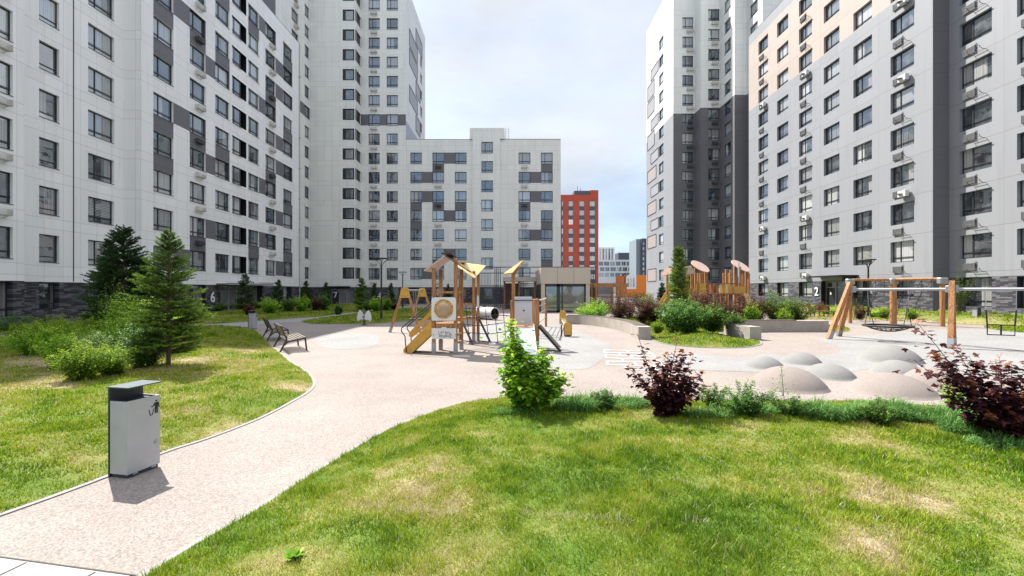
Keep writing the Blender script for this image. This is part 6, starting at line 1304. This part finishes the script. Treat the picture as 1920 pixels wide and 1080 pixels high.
# ------------------------------------------------------------------ right swings
rs = thing('swing_frame', 'long swing frame with leaning larch legs and grey steel beam on the right', 'swing', (14.8, 17.85, 0)); dB = Vector((2.1, -3.1, 0)); LEAN = dB.normalized() * .62; p1, p2_ = Vector((13.72, 19.4, 0)), Vector((15.76, 16.3, 0)); p3 = p2_ + (p2_ - p1) * 1.05; per = Vector((1.28, 1.2, 0)) * .5
for pc in (p1, p2_, p3):
    for s in (-1, 1):
        b = MB(); f0 = pc + per * s; f1 = pc + per * s * .07 + LEAN * (pc is p1) + Vector((0, 0, 2.34 if s < 0 else 2.12)); b.bar(f0 + Vector((0, 0, .02)), f1, .155, .155); o = b.build('leg', WOOD, rs, world=True)
        b = MB(); e = f0.lerp(f1, .14); b.bar(f0, e, .168, .168); q = b.build('leg_shoe', GALV, o); q.data.transform(Matrix.Translation(-rs.location))
    b = MB(); pl_ = pc + LEAN * (pc is p1); b.box((pl_.x, pl_.y, 2.06), (.34, .2, .26), math.atan2(dB.y, dB.x), bev=.03); b.build('beam_bracket', GALV, rs, world=True)
b = MB(); b.tube([p1 + LEAN * .8 + Vector((0, 0, 2.05)), p3 + Vector((0, 0, 2.05))], .055, 12); b.build('crossbeam', GALV, rs, world=True)
# nest swing
c0 = p1.lerp(p2_, .5); ns_ = thing('nest_swing', 'black round rope nest swing hanging between the first two larch frames', 'nest swing', (c0.x, c0.y, .62), 0); b = MB(); b.tube([(.78 * math.cos(2 * math.pi * k / 28), .78 * math.sin(2 * math.pi * k / 28), 0) for k in range(29)], .04, 7, cap=False); b.build('rim', ROPE, ns_)
b = MB()
for k in range(12): a = 2 * math.pi * k / 12; b.tube([(.76 * math.cos(a) * f, .76 * math.sin(a) * f, -.22 * (1 - f * f)) for f in (1, .66, .33, .02)], .014, 4)
for f in (.3, .55, .8): b.tube([(.76 * f * math.cos(2 * math.pi * k / 20), .76 * f * math.sin(2 * math.pi * k / 20), -.22 * (1 - f * f)) for k in range(21)], .014, 4, cap=False)
b.build('net', ROPE, ns_)
u_ = dB.normalized(); v_ = Vector((-u_.y, u_.x, 0))
for s in (-1, 1):
    for q in (-1, 1): b = MB(); e = u_ * s * .6 + v_ * q * .48; m_ = u_ * s * .62 + Vector((0, 0, .72)); b.tube([e, m_], .014, 5); b.build('rope', ROPE, ns_)
    b = MB(); b.tube([u_ * s * .62 + Vector((0, 0, .72)), u_ * s * .66 + Vector((0, 0, 1.4))], .010, 5); b.build('chain', GALV, ns_)
# framed seat swing
c1 = Vector((16.43, 15.29, 0)); fs = thing('framed_swing_seat', 'black framed swing seat hanging on pale chains at the right of the steel beam', 'swing seat', (c1.x, c1.y, .5), math.atan2(dB.y, dB.x) + R(50)); w2_ = .42
b = MB(); b.tube([(-w2_, 0, .34), (-w2_, 0, .02), (w2_, 0, 0), (w2_, 0, .34), (-w2_, 0, .36)], .02, 6); b.tube([(0, 0, .34), (0, 0, 0)], .024, 6); b.build('seat_frame', ROPE, fs)
for s in (-1, 1):
    b = MB(); b.tube([(s * w2_, 0, .32), (s * (w2_ + .04), 0, .85)], .024, 6); b.build('hanger', ROPE, fs); b = MB(); b.tube([(s * (w2_ + .04), 0, .85), (s * (w2_ + .05), 0, 1.54)], .01, 5); b.build('chain', GALV, fs)
# rope climbing frame behind the swings
cf = thing('rope_climber', 'rope climber of larch beams on three posts with black ropes behind the nest swing', 'rope climber', (22.5, 27.3, 0)); Q = [Vector((gx(1594, 28), 28, 0)), Vector((gx(1675, 27.2), 27.2, 0)), Vector((gx(1767, 25.4), 25.4, 0))]
for q, w_ in zip(Q, (.17, .30, .2)): b = MB(); b.tube([q, q + Vector((0, 0, 2.62))], w_ / 2 + .02, 14); b.build('post', WOOD, cf, world=True); b = MB(); b.box((q.x, q.y, 2.55), (.46, .30, .36), bev=.05); b.build('corner_bracket', GALV, cf, world=True)
for a, c in zip(Q, Q[1:]): b = MB(); b.tube([a.lerp(c, .06) + Vector((0, 0, 2.66)), a.lerp(c, .94) + Vector((0, 0, 2.66))], .085, 10); b.build('beam', WOOD, cf, world=True)
b = MB()
for (a, c), sg in zip(zip(Q, Q[1:]), (1, -1)):
    bk = Vector((.3, 1.5, 0))
    for k in range(1, 5):
        u = k / 5; t0 = a.lerp(c, u) + Vector((0, 0, 2.6)); mid_ = a.lerp(c, u * .9 + .05) + bk * .6 + Vector((0, 0, 1.65)); e = a.lerp(c, u) + bk + Vector((0, 0, .1)); b.tube([t0, mid_, mid_ + Vector((0, .2, -.35)), e], .016, 5); b.tube([t0, a.lerp(c, min(u + .2, 1)) + bk * .6 + Vector((0, 0, 1.65))], .014, 5)
    b.tube([a + bk * .6 + Vector((0, 0, 1.65)), c + bk * .6 + Vector((0, 0, 1.65))], .016, 5); b.tube([a + bk + Vector((0, 0, .55)), c + bk + Vector((0, 0, .55))], .014, 5)
b.build('rope_net', ROPE, cf, world=True)

# ------------------------------------------------------------------ play castle behind the island
pc = thing('play_castle', 'wooden play castle with two round tilted roofs, a bridge and slides behind the planting island', 'play tower', (12, 28.3, 0)); Yc = 28.0; X = lambda p, y=Yc: gx(p, y)
for p, top, y in ((1297, 508, 27.6), (1304, 500, 28.4), (1314, 507, 27.6), (1323, 508, 28.4), (1362, 505, 28.4), (1370, 506, 27.6), (1378, 500, 28.4), (1387, 500, 27.6), (1399, 508, 28.2)): post(pc, X(p, y), y, gz(top, y), .13, shoe=False)
def disc(px, py, y, r, tilt, m):
    b = MB(); b.lathe([(0, 0), (r, 0), (r, .04), (0, .041)], 28, sm=False); o = b.build('roof', m, pc); o.location = Vector((X(px, y), y, gz(py, y))) - pc.location; o.rotation_euler = (R(33), R(tilt), 0)
disc(1312.5, 500, 28.0, .6, 22, PINKR); disc(1388, 499, 28.0, .6, 22, PINKR)
def board(p0, p1, q0, q1, y, m, nm, th=.04): b = MB(); b.box(((X(p0, y) + X(p1, y)) / 2, y, (gz(q0, y) + gz(q1, y)) / 2), (X(p1, y) - X(p0, y), th, gz(q0, y) - gz(q1, y))); b.build(nm, m, pc, world=True)
board(1305, 1324, 531, 551, 27.5, YEL, 'front_panel'); 
for k in range(4): board(1348 + k * 6.2, 1353.3 + k * 6.2, 534, 550, 27.55, YEL if k % 2 else YELP, 'bridge_panel')
board(1325, 1390, 531, 533, 27.5, REDW, 'bridge_rail'); board(1325, 1390, 550, 552.5, 27.5, REDW, 'bridge_deck', .9); board(1376, 1398, 537, 552, 27.5, YEL, 'front_panel'); board(1297, 1324, 552, 555, 27.9, WOOD, 'deck', .9)
board(1340, 1343, 534, 552, 27.45, TUBE_W, 'bridge_post'); board(1384, 1386, 492, 530, 27.3, mat('grey_post', (.40, .40, .42), .5), 'mast', .06)
X0_, y0_ = X(1395, 27.3), 27.2
for s, yy in ((0, 0), (1, .62)):
    ca_ = MB(); ca_.prism([(0, 0), (.25, -.05), (.75, -.75), (.85, -1.05), (.60, -1.15), (.1, -.55)], yy, yy + .03, (Vector((1, 0, 0)), Vector((0, 0, 1)), Vector((0, 1, 0))), (X0_ - .2, y0_ - .35, 1.85), m=0); ca_.build('slide_cheek', YELP, pc, world=True)
quadplate([(X0_ - .1, y0_ - .34, 1.70), (X0_ - .1, y0_ + .28, 1.70), (X0_ + .55, y0_ + .28, .85), (X0_ + .55, y0_ - .34, .85)][::-1], .02).build('slide_chute', STEEL, pc, world=True)
for yy in (27.2, 27.9): b = MB(); b.prism([(X(1252, 27.6), 1.95), (X(1252, 27.6), 1.25), (X(1226, 27.6), .30), (X(1222, 27.6), .42)], yy, yy + .03, (Vector((1, 0, 0)), Vector((0, 0, 1)), Vector((0, 1, 0)))); b.build('slide_cheek', YEL, pc, world=True)
quadplate([(X(1251, 27.6), 27.24, 1.55), (X(1251, 27.6), 27.88, 1.55), (X(1225, 27.6), 27.88, .38), (X(1225, 27.6), 27.24, .38)], .02).build('slide_chute', STEEL, pc, world=True)
for p, y in ((1251, 27.2), (1289, 27.2), (1251, 28.5), (1289, 28.5)): post(pc, X(p, y), y, gz(515, y), .13, shoe=False)
quadplate([(X(1248), 27.0, gz(516, 27.6)), (X(1258), 27.0, gz(500, 27.6)), (X(1258), 28.8, gz(500, 27.6)), (X(1248), 28.8, gz(516, 27.6))][::-1], .04).build('roof', mat('brown_roof_board', (.17, .09, .05), .6), pc, world=True)
quadplate([(X(1258), 27.0, gz(500, 27.6)), (X(1283), 27.0, gz(500, 27.6)), (X(1292), 27.0, gz(514, 27.6)), (X(1250), 27.0, gz(514, 27.6))], .04).build('roof', PINKR, pc, world=True)
quadplate([(X(1283), 27.0, gz(500, 27.6)), (X(1292), 27.0, gz(515, 27.6)), (X(1292), 28.8, gz(515, 27.6)), (X(1283), 28.8, gz(500, 27.6))], .04).build('roof', PINKR, pc, world=True)
board(1253, 1288, 535, 552, 27.5, YEL, 'front_panel')
board(1305, 1324, 531, 553, 28.35, YEL, 'rear_panel'); board(1362, 1376, 533, 552, 27.62, YELP, 'side_panel'); board(1290, 1305, 540, 552, 27.6, YEL, 'side_panel'); board(1325, 1346, 534, 549, 28.3, WOOD, 'rear_panel')
for p, y in ((1309, 27.5), (1318, 28.3), (1357, 27.6), (1367, 28.2), (1393, 27.6), (1404, 27.6)): post(pc, X(p, y), y, gz(512, y), .11, shoe=False)
for p, y in ((1333, 27.6), (1340, 28.3), (1352, 28.3)): post(pc, X(p, y), y, gz(531, y), .10, shoe=False)
for zz in (1.0, 1.35, 1.7): b = MB(); b.tube([(X(1347, 27.5), 27.5, zz), (X(1360, 27.5), 27.5, zz)], .03, 6); b.build('rung', WOOD, pc, world=True)

# ------------------------------------------------------------------ pavilion, fence, pergolas
BEIG = mat('beige_cladding', (.46, .40, .33), .6, noise=(.6, .05)); pv_ = thing('pavilion', 'flat roofed beige pavilion with dark glazed doors at the end of the playground', 'pavilion', (4.9, 41.6, 0)); xa, xb, ya, yb = 2.63, 7.17, 41.6, 51.5; zt, zf = 4.12, 2.63
b = MB(); b.box(((xa + xb) / 2, (ya + yb) / 2, (zt + zf) / 2), (xb - xa, yb - ya, zt - zf)); b.build('roof_box', BEIG, pv_, world=True); b = MB()
for u in (.333, .666): b.box((xa + (xb - xa) * u, ya - .001, (zt + zf) / 2), (.02, .01, zt - zf))
b.build('cladding_joint', BLACKM, pv_, world=True)
for x in (xa + .22, xb - .22): b = MB(); b.box((x, ya + .3, zf / 2), (.34, .5, zf - .002)); b.build('pillar', BEIG, pv_, world=True)
gl_ = MB(); gl_.face([(xa + .4, ya + .45, .05), (xb - .4, ya + .45, .05), (xb - .4, ya + .45, zf), (xa + .4, ya + .45, zf)]); gl_.build('pane', glass_mat('pavilion_glass', 0.0), pv_, world=True); b = MB()
for x in (xa + .45, xa + 1.65, xa + 2.0, xb - .45): b.box((x, ya + .42, zf / 2), (.12 if x != xa + 1.65 else .3, .08, zf - .01))
b.box(((xa + xb) / 2, ya + .415, zf - .12), (xb - xa - .7, .07, .24)); b.box(((xa + xb) / 2, ya + .415, .09), (xb - xa - .7, .07, .16)); b.build('door_frame', DARKG, pv_, world=True)
b = MB(); b.box((xa + .12, (ya + yb) / 2 + .4, zf / 2), (.1, yb - ya - 1.2, zf)); b.box((xb - .12, (ya + yb) / 2 + .4, zf / 2), (.1, yb - ya - 1.2, zf)); b.box(((xa + xb) / 2, yb - .1, zf / 2), (xb - xa - .5, .1, zf)); b.build('wall', BRNM, pv_, world=True)
b = MB(); b.box((xa + 1.05, ya + .43, 1.95), (.62, .01, .42)); b.build('notice', mat('notice_teal', (.2, .36, .38), .5), pv_, world=True)
lp_ = thing('gate_canopy', 'low beige canopy over a brown slatted gate left of the pavilion', 'canopy', (.6, 50, 0)); Y = 49.5; q = lambda p: gx(p, Y)
b = MB(); b.box(((q(943) + q(1006)) / 2, Y + .6, gz(523.5, Y)), (q(1006) - q(943), 2.4, gz(519.5, Y) - gz(527.5, Y))); b.build('roof_box', BEIG, lp_, world=True)
for p in (946, 973, 1003): b = MB(); b.box((q(p), Y, gz(528, Y) / 2), (.2, .2, gz(528, Y))); b.build('post', WOOD if p > 1000 else REDW, lp_, world=True)
b = MB()
for k in range(14): b.box((q(977 + 1.8 * k), Y + .05, 1.45), (.03, .03, 2.7))
for k in range(5): b.box(((q(976) + q(1001)) / 2, Y + .03, .4 + k * .6), (q(1001) - q(976), .03, .04))
b.build('gate_bars', DARKG, lp_, world=True); b = MB(); b.box(((q(946) + q(973)) / 2, Y + .2, 1.4), (q(973) - q(946), .08, 2.8)); b.build('side_panel', mat('dark_brown_slats', (.06, .028, .018), .6), lp_, world=True)
fn = thing('metal_fence', 'tall dark slatted metal fence behind the rope net and pavilion', 'fence', (1.5, 52.5, 0)); Y = 52.5; q = lambda p: gx(p, Y)
b = MB(); x = q(900)
while x < q(958): b.box((x, Y, 1.35), (.045, .05, 2.6)); x += .085
b.build('slat_panel', DARKG, fn, world=True); b = MB(); x = q(900)
while x < q(922): b.box((x, Y + .01, 3.1), (.04, .05, 1.9)); x += .17
for p in (928, 931, 934, 938, 973.5, 976, 978.5, 981, 1107, 1110, 1113, 1116): b.box((q(p), Y + .02, gz(501, Y) / 2), (.075, .1, gz(501, Y)))
b.build('post_group', DARKG, fn, world=True)
for z, a_, c_ in ((gz(501, Y), 900, 1119), (gz(512, Y), 900, 1008)): b = MB(); b.box(((q(a_) + q(c_)) / 2, Y - .03, z), (q(c_) - q(a_), .07, .09)); b.build('rail', DARKG, fn, world=True)
pg = thing('pergola', 'brown wooden pergola with vertical slats right of the pavilion', 'pergola', (8.7, 43.5, 0)); Y = 43.5; q = lambda p: gx(p, Y); b = MB(); b.box(((q(1113) + q(1178)) / 2, Y, gz(534.5, Y)), (q(1178) - q(1113), .2, .36)); b.box(((q(1113) + q(1178)) / 2, Y + 2.4, gz(534.5, Y)), (q(1178) - q(1113), .2, .36)); b.build('beam', WOOD, pg, world=True)
for p in (1118, 1158.5, 1173): 
    for dy_ in (0, 2.4): b = MB(); b.box((q(p), Y + dy_, 1.18), (.2, .2, 2.36)); b.build('post', WOOD, pg, world=True)
b = MB()
for k in range(26): b.box((q(1120 + 1.45 * k), Y + 2.3, 1.2), (.05, .04, 2.3))
b.build('slat_screen', mat('dark_brown_slats', (.06, .028, .018), .6), pg, world=True)
